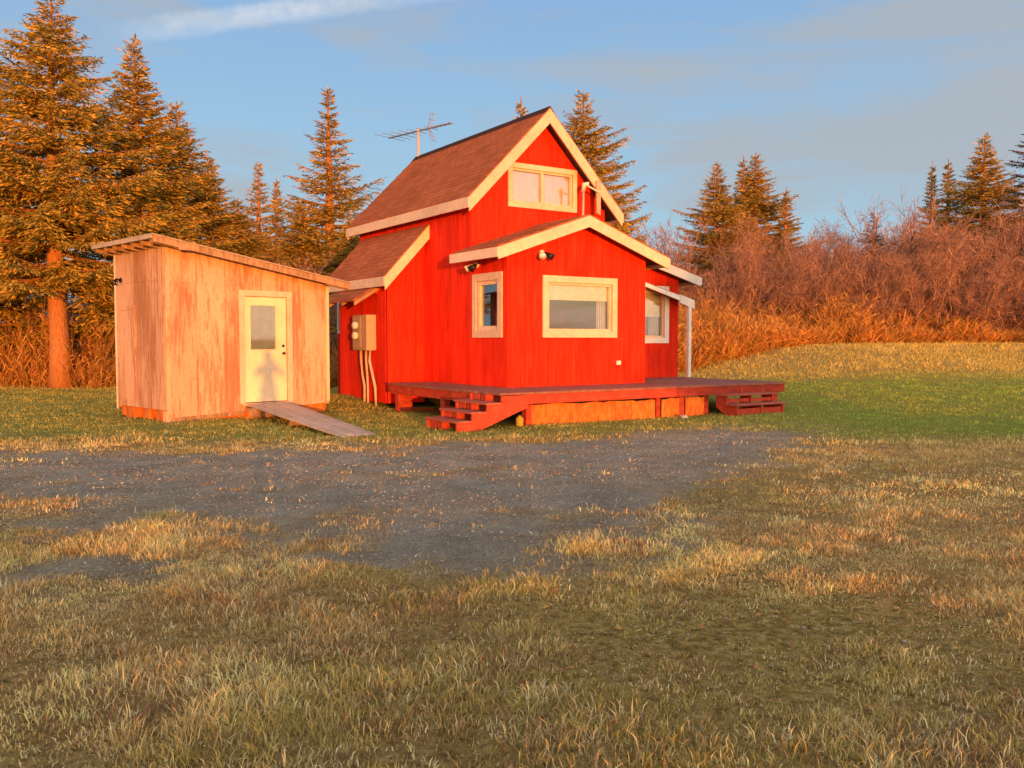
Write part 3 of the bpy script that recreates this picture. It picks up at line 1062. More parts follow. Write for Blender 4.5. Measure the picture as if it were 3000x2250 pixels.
for q in range(3):
    x0, y0, _ = f4(4.27, -2.10 + 0.28 * q, 0)
    x1, y1, _ = f4(4.94, -2.08 + 0.28 * q, 0)
    MB().box(x0, x1, y0, y1, g1 + rise2 * q + (0.05 if q else 0), g1 + rise2 * (q + 1) - 0.06).build('riser', 'step_red', st2)
    x0, y0, _ = f4(5.0, -2.10 + 0.28 * q, 0)
    x1, y1, _ = f4(5.615, -2.08 + 0.28 * q, 0)
    MB().box(x0, x1, y0, y1, g1 + rise2 * q + (0.05 if q else 0), g1 + rise2 * (q + 1) - 0.06).build('riser', 'step_red', st2)

# ------------------------------------------------------------------ things fixed to the house
# awning over the side door
aw = empty('awning', Hw(LW - 0.02, 4.8, 2.4), ROT_H)
tag(aw, 'small brown lean-to awning on the side wall above the meter box', 'awning')
A_s0, A_s1 = -0.9, 1.35
mb = MB()
mb.hexa([(-0.62, A_s0, 0.02), (0, A_s0, 0.40), (0, A_s1, 0.40), (-0.62, A_s1, 0.02), (-0.62, A_s0, 0.06), (0, A_s0, 0.44), (0, A_s1, 0.44), (-0.62, A_s1, 0.06)])
mb.build('roof_panel', 'shingle', aw)
for yy in (A_s0 + 0.01, A_s0 + 0.75, A_s0 + 1.5, A_s1 - 0.06):
    MB().hexa([(-0.60, yy, -0.07), (0, yy, 0.29), (0, yy + 0.05, 0.29), (-0.60, yy + 0.05, -0.07), (-0.60, yy, 0.018), (0, yy, 0.388), (0, yy + 0.05, 0.388), (-0.60, yy + 0.05, 0.018)]).build('rafter', 'old_wood', aw)
MB().box(-0.05, -0.004, A_s0 + 0.06, A_s1 - 0.06, 0.20, 0.28).build('ledger', 'red', aw)

# electric meter box with conduits
mp_ = Hw(LW - 0.016, 4.07, 0)
mbx = empty('meter_box', (mp_.x, mp_.y, 1.31), ROT_H)
tag(mbx, 'tan electric meter box with two round meters on the side wall', 'meter box')
MB().box(-0.25, -0.002, 0.0, 0.79, 0.0, 0.82).build('cabinet', 'metal_box', mbx, bevel=0.012)
MB().box(-0.262, -0.2505, 0.30, 0.76, 0.05, 0.78).build('cover', 'metal_box', mbx, bevel=0.004)
for zz in (0.34, 0.58):
    c = MB().tube([(-0.262, 0.50, zz), (-0.285, 0.50, zz)], 0.105, 20).build('meter', 'metal_dull', mbx)
    MB().tube([(-0.285, 0.50, zz), (-0.36, 0.50, zz), (-0.375, 0.50, zz)], [0.085, 0.082, 0.05], 20).build('glass_cover', 'lamp_white', c, smooth=False)
gmz = gh(mp_.x, mp_.y) - 1.31 - 0.1
for (ys, ye, r_) in ((0.62, 0.50, 0.032), (0.32, 0.30, 0.028), (0.12, -0.12, 0.034)):
    MB().tube([(-0.12, ys, 0.0), (-0.12, ys, -0.25), (-0.10, ys * 0.6 + ye * 0.4, -0.55), (-0.09, ye, -0.85), (-0.09, ye, gmz)], r_, 10).build('conduit', 'pipe_grey', mbx, smooth=True)

# floodlights
def floodlight(pos, rz, label):
    e = empty('floodlight', pos, rz)
    tag(e, label, 'light')
    MB().tube([(0, 0, 0), (0, -0.04, 0)], 0.06, 14).build('base_plate', 'lamp_white', e)
    for sx in (-1, 1):
        lamp = MB().tube([(0.02 * sx, -0.04, 0), (0.05 * sx, -0.09, -0.01), (0.09 * sx, -0.15, -0.05), (0.12 * sx, -0.22, -0.09)], [0.02, 0.03, 0.055, 0.075], 12)
        lamp.build('lamp_head', 'lamp_white' if sx < 0 else 'black_metal', e, smooth=True)
    return e


floodlight(Hw(0.80, -0.018, 3.30), ROT_H, 'twin floodlight on the front wall above the picture window')
floodlight(Hw(-0.018, 1.1, 3.10), ROT_H - math.pi / 2, 'twin floodlight under the left eave by the narrow window')
# outlet
ob = empty('outlet_box', Hw(2.83, -0.018, 1.06), ROT_H)
tag(ob, 'small pale outlet cover low on the front wall', 'outlet')
MB().box(-0.055, 0.055, -0.045, 0, -0.045, 0.045).build('cover', 'lamp_white', ob, bevel=0.008)
MB().box(-0.03, 0.03, -0.052, -0.045, -0.03, 0.03).build('flap', 'lamp_white', ob)

# service conduit and bracket on the gable
sv = empty('service_mast', Hw(2.95, 1.03, 4.0), ROT_H)
tag(sv, 'pinkish service conduit standing against the right side of the gable', 'conduit')
zt_ = 1.25
MB().tube([(-0.25, -0.36, -0.55 - 0.0), (-0.25, -0.36, 0.0), (-0.25, -0.1, 0.12), (-0.25, 0.02, 0.25), (-0.25, 0.02, 0.85)], 0.03, 10).build('pipe', 'pipe_grey', sv, smooth=True)
MB().tube([(-0.25, 0.02, 0.85), (-0.25, -0.02, 1.0), (-0.17, -0.09, 1.02)], [0.045, 0.06, 0.04], 10).build('weather_head', 'lamp_white', sv, smooth=True)
MB().hexa([(0.12, -0.02, 0.40), (0.22, -0.02, 0.36), (0.22, 0.02, 0.36), (0.12, 0.02, 0.40), (0.10, -0.02, 1.12), (0.22, -0.02, 1.16), (0.22, 0.02, 1.16), (0.10, 0.02, 1.12)]).build('bracket_board', 'grey_wood', sv)
MB().tube([(-0.2, -0.05, 0.98), (0.16, -0.05, 0.86)], 0.02, 8).build('brace', 'lamp_white', sv)

# TV antenna at the far end of the ridge
mast_p = Hw(AX, 7.25, 6.4)
an = empty('tv_antenna', mast_p, 0)
tag(an, 'thin television antenna on a mast behind the far ridge end', 'antenna')
MB().tube([(0, 0, -0.3), (0, 0, 0.93)], 0.035, 8).build('mast', 'pipe_grey', an)
bd = Vector((1.9, -1.74, 0)).normalized()
pd = Vector((-bd.y, bd.x, 0))
bc = Vector((0, 0, 0.88))
MB().tube([bc - bd * 1.25, bc + bd * 1.33], 0.022, 6).build('boom', 'metal_dull', an)
for q, al in enumerate(np.linspace(-1.2, 0.5, 7)):
    ln = 0.55 - 0.05 * q
    MB().tube([bc + bd * al - pd * ln, bc + bd * al + pd * ln], 0.008, 5).build('element', 'metal_dull', an)
for sgn in (-1, 1):
    o0 = bc + bd * 0.42
    o1 = o0 + bd * 0.20 + Vector((0, 0, 0.36 * sgn))
    for lat in (-0.2, 0.0, 0.2):
        MB().tube([o0 + pd * lat * 0.2, o1 + pd * lat * 0.5], 0.007, 5).build('reflector_rod', 'metal_dull', an)
    for fr_ in (0.6, 1.0):
        pc = o0.lerp(o1, fr_)
        MB().tube([pc - pd * 0.12, pc + pd * 0.12], 0.006, 5).build('reflector_rod', 'metal_dull', an)
for al in np.linspace(0.65, 1.3, 5):
    MB().tube([bc + bd * al - pd * 0.12, bc + bd * al + pd * 0.12], 0.007, 5).build('element', 'metal_dull', an)

# small porch awning frame on a post in front of the addition
pa = empty('porch_awning', Hw(6.46, 1.5, DZ), ROT_H)
tag(pa, 'thin white awning edge on a slim post at the porch end', 'awning')
MB().hexa([(-2.6, -0.02, 2.53), (0.12, -0.02, 1.80), (0.12, 0.02, 1.80), (-2.6, 0.02, 2.53), (-2.6, -0.02, 2.60), (0.12, -0.02, 1.93), (0.12, 0.02, 1.93), (-2.6, 0.02, 2.60)]).build('rake_board', 'white_trim', pa)
MB().hexa([(-0.35, -0.03, 1.87), (0.14, -0.03, 1.72), (0.14, 0.03, 1.72), (-0.35, 0.03, 1.87), (-0.35, -0.03, 2.07), (0.14, -0.03, 1.94), (0.14, 0.03, 1.94), (-0.35, 0.03, 2.07)]).build('end_board', 'white_trim', pa)
MB().hexa([(-2.5, 0.022, 2.57), (0.16, 0.022, 1.86), (0.16, 0.36, 1.86), (-2.5, 0.36, 2.57), (-2.5, 0.022, 2.61), (0.16, 0.022, 1.945), (0.16, 0.36, 1.945), (-2.5, 0.36, 2.61)]).build('roof_panel', 'shingle', pa)
MB().box(-0.05, 0.04, -0.0285, 0.06, 0.004, 1.83).build('post', 'white_trim', pa)

# ------------------------------------------------------------------ the shed
ROT_S = math.atan2(0.71, 0.704)
SO = Vector((-6.37, 16.23, 0))
SL, SW = 3.49, 2.34
shed = empty('shed', SO, ROT_S)
tag(shed, 'weathered peach plywood shed with a sloping roof and cream door', 'shed')


def Sw(x, y, z=0.0):
    c_, s_ = math.cos(ROT_S), math.sin(ROT_S)
    return Vector((SO.x + c_ * x - s_ * y, SO.y + s_ * x + c_ * y, z))


def shed_top(x):
    return 3.36 - 0.163 * x     # roof underside line


D0, D1, DZ0, DZ1 = 1.435, 2.61, 0.30, 2.53
TWD = 0.115
def sfront(a, z, d):
    return (a, -d, z)
def sleft(a, z, d):
    return (-d, a, z)
def sright(a, z, d):
    return (SL + d, a, z)
def sback(a, z, d):
    return (a, SW + d, z)


wall(shed, sfront, 0.0, SL, lambda a: 0.10 + 0.035 * a, lambda a: shed_top(a) - 0.02, [(D0 + TWD, D1 - TWD, DZ0, DZ1 - TWD)], [], board=0.58, gap=0.006, thick=0.07, proud=0.014, mat='shed', back='shed', piece='siding_panel', seams=(2.62,))
rb = np.random.default_rng(5)
ww = wall(shed, sleft, 0.075, SW, lambda a: 0.24, lambda a: shed_top(0) - 0.02, [], [], board=0.58, gap=0.006, thick=0.07, proud=0.014, mat='shed', back='shed', piece='siding_panel', seams=(2.66,))
wall(shed, sright, 0.0, SW, lambda a: 0.2, lambda a: shed_top(SL) - 0.02, [], [], board=0.58, gap=0.006, thick=0.07, proud=0.014, mat='shed', back='shed', piece='siding_panel')
wall(shed, sback, 0.0, SL, lambda a: 0.2, lambda a: shed_top(a) - 0.02, [], [], board=0.58, gap=0.006, thick=0.07, proud=0.014, mat='shed', back='shed', piece='siding_panel')
# skids and blocking under the floor
for y0 in (0.02, 1.1, 2.16):
    p = Sw(0, y0)
    MB().box(0.06, SL - 0.05, y0, y0 + 0.16, 0.02, 0.24).build('skid', 'ply', shed, bevel=0.01)
for (y0, y1, zb) in ((0.28, 0.52, -0.06), (0.80, 0.98, 0.0), (1.52, 1.95, -0.05)):
    MB().box(-0.005, 0.20, y0, y1, zb, 0.235).build('support_block', 'ply', shed, bevel=0.012)
MB().box(-0.012, 0.11, 0.015, 0.2, -0.09, 0.23).build('corner_post', 'shed', shed, bevel=0.01)
MB().hexa([(0.06, -0.024, 0.02), (2.3, -0.024, 0.115), (2.3, -0.001, 0.115), (0.06, -0.001, 0.02), (0.06, -0.024, 0.10), (2.3, -0.024, 0.19), (2.3, -0.001, 0.19), (0.06, -0.001, 0.10)]).build('bottom_rail', 'old_wood', shed)
MB().box(0.05, SL - 0.05, 0.08, SW - 0.05, 0.245, 0.29).build('floor', 'old_wood', shed)
# roof
RX0, RX1, RY0, RY1 = -0.36, SL + 0.33, -0.32, SW + 0.16
mb = MB()
mb.hexa([(RX0, RY0, shed_top(RX0) - 0.018), (RX1, RY0, shed_top(RX1) - 0.018), (RX1, RY1, shed_top(RX1) - 0.018), (RX0, RY1, shed_top(RX0) - 0.018),
         (RX0, RY0, shed_top(RX0) + 0.01), (RX1, RY0, shed_top(RX1) + 0.01), (RX1, RY1, shed_top(RX1) + 0.01), (RX0, RY1, shed_top(RX0) + 0.01)])
rf = mb.build('roof', 'old_wood', shed)
mb = MB()
mb.hexa([(RX0 - 0.03, RY0 - 0.05, shed_top(RX0) + 0.011), (RX1 + 0.03, RY0 - 0.05, shed_top(RX1) + 0.011), (RX1 + 0.03, RY1 + 0.03, shed_top(RX1) + 0.011), (RX0 - 0.03, RY1 + 0.03, shed_top(RX0) + 0.011),
         (RX0 - 0.03, RY0 - 0.05, shed_top(RX0) + 0.03), (RX1 + 0.03, RY0 - 0.05, shed_top(RX1) + 0.03), (RX1 + 0.03, RY1 + 0.03, shed_top(RX1) + 0.03), (RX0 - 0.03, RY1 + 0.03, shed_top(RX0) + 0.03)])
mb.build('roofing_felt', 'grey_wood', rf)


def sloped(name, x0, x1, y0, y1, dz0, dz1, mat, par):
    mbq = MB()
    mbq.hexa([(x0, y0, shed_top(x0) + dz0), (x1, y0, shed_top(x1) + dz0), (x1, y1, shed_top(x1) + dz0), (x0, y1, shed_top(x0) + dz0),
              (x0, y0, shed_top(x0) + dz1), (x1, y0, shed_top(x1) + dz1), (x1, y1, shed_top(x1) + dz1), (x0, y1, shed_top(x0) + dz1)])
    return mbq.build(name, mat, par)


sloped('fascia_board', RX0, RX1, RY0 - 0.03, RY0 - 0.001, -0.115, 0.0095, 'old_wood', rf)
sloped('fascia_board', RX0 - 0.001, RX0 - 0.028, RY0, RY1, -0.06, 0.0095, 'grey_wood', rf)
for q in range(7):
    yq = RY0 + 0.10 + q * (RY1 - RY0 - 0.25) / 6
    sloped('rafter', RX0 + 0.01, 0.30, yq, yq + 0.045, -0.12, -0.0185, 'old_wood', rf)
sloped('rafter', SL - 0.2, RX1 - 0.005, RY0 + 0.02, RY0 + 0.07, -0.13, -0.0185, 'old_wood', rf)
MB().box(0.10, 0.34, -0.36, -0.35, shed_top(0.2) - 0.14, shed_top(0.2) - 0.10).build('loose_batten', 'old_wood', rf)
# corner battens
MB().box(-0.02, 0.06, -0.0195, -0.0145, 0.16, shed_top(0) - 0.03).build('corner_board', 'shed', shed)
MB().box(SL - 0.05, SL + 0.02, -0.0195, -0.0145, 0.26, shed_top(SL) - 0.03).build('corner_board', 'door', shed)
MB().box(-0.02, -0.0145, SW - 0.05, SW + 0.018, 0.16, shed_top(0) - 0.03).build('corner_board', 'door', shed)
# boarded hatch on the left wall
hat = MB()
hat.box(-0.034, -0.0145, 1.36, 2.10, 2.14, 2.22).box(-0.032, -0.0145, 1.36, 1.43, 0.36, 2.139).box(-0.032, -0.0145, 2.03, 2.10, 0.36, 2.139)
hat.build('hatch_trim', 'shed', shed)
MB().box(-0.024, -0.0145, 1.435, 2.025, 0.36, 2.135).build('hatch', 'shed', shed)
# door
door = MB()
for (p0, p1, r0, r1) in ((D0, D1, DZ1 - TWD, DZ1), (D0, D0 + TWD, DZ0, DZ1 - TWD - 0.001), (D1 - TWD, D1, DZ0, DZ1 - TWD - 0.001)):
    door.mapbox(sfront, p0, p1, r0, r1, 0.016, 0.045)
dframe = door.build('door', 'trim', shed)
dframe['label'] = 'cream door with a half-height blind-covered window'
dl, dr, db, dt = D0 + TWD + 0.01, D1 - TWD - 0.01, DZ0 + 0.015, DZ1 - TWD - 0.01
wl_, wr_, wb_, wt_ = dl + 0.13, dr - 0.23, 1.36, dt - 0.17
lf = MB()
for (p0, p1, r0, r1) in ((dl, dr, wt_, dt), (dl, dr, db, wb_), (dl, wl_, wb_ + 0.0005, wt_ - 0.0005), (wr_, dr, wb_ + 0.0005, wt_ - 0.0005)):
    lf.mapbox(sfront, p0, p1, r0, r1, -0.04, 0.006)
lf.build('leaf', 'door', dframe)
wf = MB()
for (p0, p1, r0, r1) in ((wl_ - 0.02, wr_ + 0.02, wt_, wt_ + 0.02), (wl_ - 0.02, wr_ + 0.02, wb_ - 0.02, wb_), (wl_ - 0.02, wl_, wb_, wt_), (wr_, wr_ + 0.02, wb_, wt_)):
    wf.mapbox(sfront, p0, p1, r0, r1, 0.0065, 0.014)
wf.build('glazing_frame', 'door', dframe)
MB().mapbox(sfront, wl_, wr_, wb_, wt_, -0.014, -0.009).build('pane', 'glass', dframe)
bl = MB()
for q in range(30):
    z0 = wb_ + (wt_ - wb_) * q / 30
    bl.hexa([(wl_ + 0.004, 0.030, z0), (wr_ - 0.004, 0.030, z0), (wr_ - 0.004, 0.034, z0 - 0.004), (wl_ + 0.004, 0.034, z0 - 0.004),
             (wl_ + 0.004, 0.022, z0 + 0.026), (wr_ - 0.004, 0.022, z0 + 0.026), (wr_ - 0.004, 0.026, z0 + 0.026), (wl_ + 0.004, 0.026, z0 + 0.026)])
bl.build('blind', 'blind_grey', dframe)
MB().tube([(dr - 0.075, -0.006, 1.28), (dr - 0.075, -0.045, 1.28), (dr - 0.075, -0.06, 1.28)], [0.022, 0.025, 0.03], 12).build('knob', 'black_metal', dframe, smooth=True)
MB().tube([(dr - 0.075, -0.006, 1.43), (dr - 0.075, -0.03, 1.43)], 0.028, 12).build('deadbolt', 'black_metal', dframe)
MB().mapbox(sfront, D0 + 0.02, D1 - 0.02, DZ0 - 0.035, DZ0 - 0.001, -0.02, 0.07).build('sill', 'grey_wood', dframe)
# dim lamp on the left wall
sc = empty('wall_lamp', Sw(-0.0145, 2.0, 2.74), ROT_S)
tag(sc, 'tiny black lamp high on the left side of the shed', 'light')
MB().tube([(0, 0, 0), (-0.03, 0, 0)], 0.05, 12).build('base_plate', 'black_metal', sc)
MB().tube([(-0.03, 0, 0.0), (-0.10, 0, 0.02), (-0.12, 0, -0.02), (-0.12, 0, -0.10)], [0.018, 0.02, 0.04, 0.05], 12).build('lamp_head', 'black_metal', sc, smooth=True)

# ramp of planks
ra = Sw(D0 + 0.12, -0.10, 0.285)
rbp = Sw(D1 - 0.12, -0.10, 0.285)
e_l = Vector((-2.74, 13.98, 0)); e_r = Vector((-2.26, 14.46, 0))
e_l.z = gh(e_l.x, e_l.y) + 0.03
e_r.z = gh(e_r.x, e_r.y) + 0.03
ramp_o = empty('ramp', (ra + rbp) / 2)
ramp_o.location.z = 0
tag(ramp_o, 'grey plank ramp leading up to the shed door', 'ramp')
ro = ramp_o.location
NP = 5
rr = np.random.default_rng(9)
for q in range(NP):
    f0, f1 = q / NP + 0.008, (q + 1) / NP - 0.008
    ext = -0.02 + 0.10 * rr.random()
    up = 0.006 * (q % 2)
    pa0, pa1 = ra.lerp(rbp, f0) - ro, ra.lerp(rbp, f1) - ro
    pb0, pb1 = e_l.lerp(e_r, f0) - ro, e_l.lerp(e_r, f1) - ro
    dv = (pb0 - pa0).normalized() * ext
    pb0 = pb0 + dv; pb1 = pb1 + dv
    th = Vector((0, 0, 0.04)); uv = Vector((0, 0, up))
    MB().hexa([pa0 - th + uv, pa1 - th + uv, pb1 - th + uv, pb0 - th + uv, pa0 + uv, pa1 + uv, pb1 + uv, pb0 + uv]).build('plank', 'grey_wood', ramp_o, bevel=0.004)
for fl in (0.22, 0.5):
    a0_, a1_ = ra.lerp(e_l, fl) - ro, rbp.lerp(e_r, fl) - ro
    dv = (e_l - ra).normalized() * 0.05
    dn = Vector((0, 0, 0.046)); dn2 = Vector((0, 0, 0.12))
    MB().hexa([a0_ - dn2, a1_ - dn2, a1_ - dn2 + dv, a0_ - dn2 + dv, a0_ - dn, a1_ - dn, a1_ - dn + dv, a0_ - dn + dv]).build('cleat', 'old_wood', ramp_o)
# log under the ramp head
lg0 = ra.lerp(e_l, 0.09) + Vector((-0.12, -0.10, 0))
lg1 = rbp.lerp(e_r, 0.09)
lgz = gh(lg0.x, lg0.y)
log = empty('support_log', (lg0.x, lg0.y, lgz))
tag(log, 'short round log propping up the head of the ramp', 'log')
ld = (lg1 - lg0); ld.z = 0
MB().tube([(0, 0, 0.10), ld * 0.5 + Vector((0, 0, 0.105)), ld + Vector((0, 0, 0.10))], [0.118, 0.112, 0.12], 16).build('log_body', 'old_wood', log, smooth=False)
MB().tube([Vector((0, 0, 0.10)) - ld.normalized() * 0.006, Vector((0, 0, 0.10)) - ld.normalized() * 0.0005], 0.10, 16).build('cut_end', 'ply', log)

# yellow container by the left stairs and two pale stones
yc = Hw(-0.72, -1.50)
yj = empty('jug', (yc.x, yc.y, gh(yc.x, yc.y)), ROT_H)
yj.scale = (0.75, 0.75, 0.7)
tag(yj, 'small yellow container under the deck corner behind the left stairs', 'container')
MB().tube([(0, 0, 0), (0, 0, 0.02), (0, 0, 0.2), (0, 0, 0.25), (0, 0, 0.28)], [0.085, 0.095, 0.095, 0.05, 0.03], 14).build('body', 'yellow_plastic', yj, smooth=True)
MB().tube([(0, 0, 0.28), (0, 0, 0.305)], 0.036, 12).build('cap', 'black_metal', yj)


def rock(px, py, size, label, seed):
    bm = bmesh.new()
    bmesh.ops.create_icosphere(bm, subdivisions=2, radius=1.0)
    for v_ in bm.verts:
        n_ = mnoise.noise(v_.co * 1.3 + Vector((seed, 0, 0)))
        v_.co = v_.co * (1 + 0.35 * n_)
        v_.co = Vector((v_.co.x * size, v_.co.y * size * 0.8, v_.co.z * size * 0.6))
    me = bpy.data.meshes.new('rock')
    bm.to_mesh(me); bm.free()
    me.materials.append(M['pale_rock'])
    o = link('rock', me)
    o.location = (px, py, gh(px, py) + size * 0.2)
    tag(o, label, 'rock')


pr = Hw(3.1, -1.75)
rock(pr.x, pr.y, 0.09, 'pale stone in the grass at the foot of the deck skirting', 3)
rock(5.05, 24.2, 0.16, 'pale stone in the shaded lawn behind the porch post', 8)

# ------------------------------------------------------------------ conifers
def spruce_mesh(seed, H=12.0, base_r=2.6, clear=1.2, density=1.0, droop=0.35, sparse=0.0, flat=1.0, taper=0.85, mat='needles'):
    g = np.random.default_rng(seed)
    tb_ = MB()
    n = 9
    bend_a, bend_m = g.random() * 6.28, 0.12 * g.random()
    def axis_pt(z):
        t_ = z / H
        return np.array([math.cos(bend_a) * bend_m * math.sin(3 * t_), math.sin(bend_a) * bend_m * math.sin(3 * t_), z])
    zs = np.linspace(-0.25, H * 0.99, n)
    rad = [0.27 * (H / 12) * (1 - max(z, 0) / H) ** 0.9 + 0.012 for z in zs]
    rad[0] *= 1.25
    tb_.tube([axis_pt(z) for z in zs], rad, 10)
    V, T = [], []
    vc = 0
    z = clear
    level = 0
    while z < H * 0.985:
        fr_ = (z - clear) / (H - clear)
        Rr = base_r * (1 - fr_) ** taper * (0.30 + 0.70 * min(1.0, (1 - fr_) / 0.36)) + 0.03
        if fr_ < 0.12:
            Rr *= 0.72 + 2.3 * fr_
        nb = int((6 + 3.5 * g.random()) * density) if fr_ < 0.9 else 4
        a0_ = g.random() * 6.28
        for b_ in range(nb):
            if g.random() < sparse:
                continue
            az = a0_ + 6.283 * b_ / nb + 0.5 * (g.random() - 0.5)
            Lb = Rr * (0.50 + 0.6 * g.random())
            if g.random() < 0.12:
                Lb *= 1.22
            zb = z + 0.6 * (g.random() - 0.5) * (1 - 0.7 * fr_)
            asc = 0.55 * fr_ ** 1.2 + 1.4 * max(0.0, fr_ - 0.88) / 0.12 - droop * (1 - fr_) * (0.3 + 1.3 * g.random())
            tipup = 0.30 * (1 - fr_) * (0.5 + g.random())
            d = np.array([math.cos(az), math.sin(az), 0.0])
            side = np.array([-d[1], d[0], 0.0])
            p0 = axis_pt(zb)
            def bp(r_):
                r_ = np.asarray(r_)[:, None]
                return p0 + d * Lb * r_ + np.array([0, 0, 1.0]) * Lb * (asc * r_ + tipup * r_ ** 2.2)
            rs_ = np.linspace(0, 1, 4)
            bpts = bp(rs_)
            if Lb > 0.35:
                tb_.tube(list(bpts), [0.030 * (Lb / 2) + 0.010, 0.022 * (Lb / 2) + 0.008, 0.012, 0.004], 4, False)
            # side twigs
            nt = max(4, int(Lb / 0.095))
            r_t = 0.10 + 0.90 * (np.arange(nt) + g.random(nt)) / nt
            start = bp(r_t)
            for sg in (-1.0, 1.0, 0.0):
                if sg == 0.0:
                    # needles along the branch itself
                    tw_dir = np.tile(d + np.array([0, 0, asc * 0.6]), (nt, 1))
                    tl = np.full(nt, 0.16)
                else:
                    ang = 0.75 + 0.35 * g.random(nt)
                    tw_dir = d * np.cos(ang)[:, None] + side * (sg * np.sin(ang))[:, None]
                    tw_dir = tw_dir + np.array([0, 0, 1.0]) * (-0.30 * (1 - fr_) * (0.4 + 1.2 * g.random(nt)) + 0.15 * fr_)[:, None]
                    tl = (0.40 * Lb * np.clip(1.02 - r_t, 0.05, 1) ** 0.75 * np.clip(r_t * 3, 0.4, 1) + 0.10) * (0.6 + 0.6 * g.random(nt))
                tw_dir /= np.linalg.norm(tw_dir, axis=1)[:, None]
                kmax = np.maximum(1, (tl / 0.075).astype(int))
                own = np.repeat(np.arange(nt), kmax)
                pos_i = np.concatenate([np.arange(k_) for k_ in kmax])
                m_ = len(own)
                s_along = (pos_i + 0.8 * g.random(m_)) * 0.075
                base = start[own] + tw_dir[own] * s_along[:, None] + np.array([0, 0, -1.0]) * (0.10 * s_along ** 1.3)[:, None]
                # clump: a kite of needles along the twig, randomly rolled
                dirs = tw_dir[own] + 1.0 * (g.random((m_, 3)) - 0.5) + np.array([0, 0, -0.18])
                dirs /= np.linalg.norm(dirs, axis=1)[:, None]
                upv = np.tile(np.array([0, 0, 1.0]), (m_, 1)) + 2.6 * (g.random((m_, 3)) - 0.5)
                sd_ = np.cross(dirs, upv)
                sd_ /= np.linalg.norm(sd_, axis=1)[:, None] + 1e-9
                ln = 0.10 + 0.10 * g.random(m_)
                wd = 0.013 + 0.017 * g.random(m_)
                drop = np.array([0, 0, -1.0]) * (0.03 * g.random(m_))[:, None]
                q0_ = base - dirs * 0.02
                q1_ = base + dirs * (ln * 0.45)[:, None] + sd_ * wd[:, None] + drop
                q2_ = base + dirs * ln[:, None]
                q3_ = base + dirs * (ln * 0.45)[:, None] - sd_ * wd[:, None] + drop
                blk = np.stack([q0_, q1_, q2_, q3_], 1).reshape(-1, 3)
                V.append(blk)
                ii = vc + 4 * np.arange(m_)
                T.append(np.stack([ii, ii + 1, ii + 2], 1)); T.append(np.stack([ii, ii + 2, ii + 3], 1))
                vc += 4 * m_
        z += (0.23 + 0.13 * g.random()) * (0.75 + 0.5 * (1 - fr_)) / min(max(density, 0.5), 1.15) * 1.05
        level += 1
    # leader
    m_ = 40
    zt_l = H * (0.955 + 0.05 * np.arange(m_) / m_)
    az_l = g.random(m_) * 6.28
    bs = np.stack([axis_pt(q_) for q_ in zt_l])
    dr_ = np.stack([0.45 * np.cos(az_l), 0.45 * np.sin(az_l), np.ones(m_)], 1)
    sd_l = np.stack([-np.sin(az_l), np.cos(az_l), np.zeros(m_)], 1)
    V.append(np.stack([bs, bs + dr_ * 0.05 + sd_l * 0.012, bs + dr_ * 0.12, bs + dr_ * 0.05 - sd_l * 0.012], 1).reshape(-1, 3))
    ii = vc + 4 * np.arange(m_)
    T.append(np.stack([ii, ii + 1, ii + 2], 1)); T.append(np.stack([ii, ii + 2, ii + 3], 1))
    crown = raw_mesh('crown', np.concatenate(V), np.concatenate(T), mat)
    trunk = tb_.mesh('trunk', 'bark', True)
    return trunk, crown


SPR = {
    'broad': spruce_mesh(1, 12.6, 3.5, 3.3, 1.35, 0.30, 0.10, taper=0.62),
    'full': spruce_mesh(2, 12.0, 3.2, 1.0, 1.35, 0.25, 0.10, taper=0.74),
    'sparse': spruce_mesh(3, 12.0, 3.2, 0.8, 1.0, 0.10, 0.16, taper=0.95),
    'narrow': spruce_mesh(4, 11.0, 2.0, 0.8, 1.1, 0.20, 0.08, taper=0.85),
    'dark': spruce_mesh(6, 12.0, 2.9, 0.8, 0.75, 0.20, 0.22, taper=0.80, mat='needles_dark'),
}


def spruce(kind, u, v_top, dist, label, base_h, rot=None, group=None, wide=1.0):
    """stand a tree on the ground at the given bearing and distance, as tall as its tip needs"""
    x = (u - 1500) / 2575 * dist
    y = dist
    z0 = gh(x, y)
    ang = math.atan((1125 - v_top) / 2575) - R(2.868)
    tip = CAM_H + dist * math.tan(ang)
    tr_, cr_ = SPR[kind]
    k_ = (tip - z0) / base_h
    o = empty('spruce_tree', (x, y, z0), rng.random() * 6.28 if rot is None else rot)
    o.scale = (k_ * wide, k_ * wide, k_)
    tag(o, label, 'tree', group)
    a = link('trunk', tr_, o)
    b_ = link('crown', cr_, o)
    return o


G1 = 'spruces left of the cabin'
G2 = 'spruces on the right behind the thicket'
spruce('broad', 180, -40, 27.6, 'tallest broad spruce with a bare orange trunk left of the shed', 12.6, 0.6, G1, 1.15)
spruce('full', -60, 20, 30.0, 'spruce cut by the left edge of the picture', 12.0, 2.0, G1, 1.15)
spruce('full', 412, 112, 31.0, 'full spruce rising right behind the shed', 12.0, 4.0, G1, 1.25)
spruce('full', 620, 455, 35.0, 'short bushy spruce just right of the full spruce behind the shed', 12.0, 1.0, G1, 1.5)
spruce('sparse', 765, 478, 43.0, 'small hazy spruce left of the lone open-branched spruce', 12.0, 2.4, G1, 1.3)
spruce('narrow', 818, 520, 42.0, 'slim low spruce tucked against the lone open-branched spruce', 11.0, 3.0, G1)
spruce('sparse', 968, 262, 38.0, 'lone open-branched spruce between shed and cabin roof', 12.0, 0.3, G1, 1.4)
spruce('narrow', 1526, 290, 44.0, 'spruce whose tip just clears the cabin ridge', 11.0, 0.0, None, 1.2)
spruce('broad', 1705, 272, 38.0, 'dark full spruce directly behind the cabin gable', 12.6, 1.7, None, 1.12)
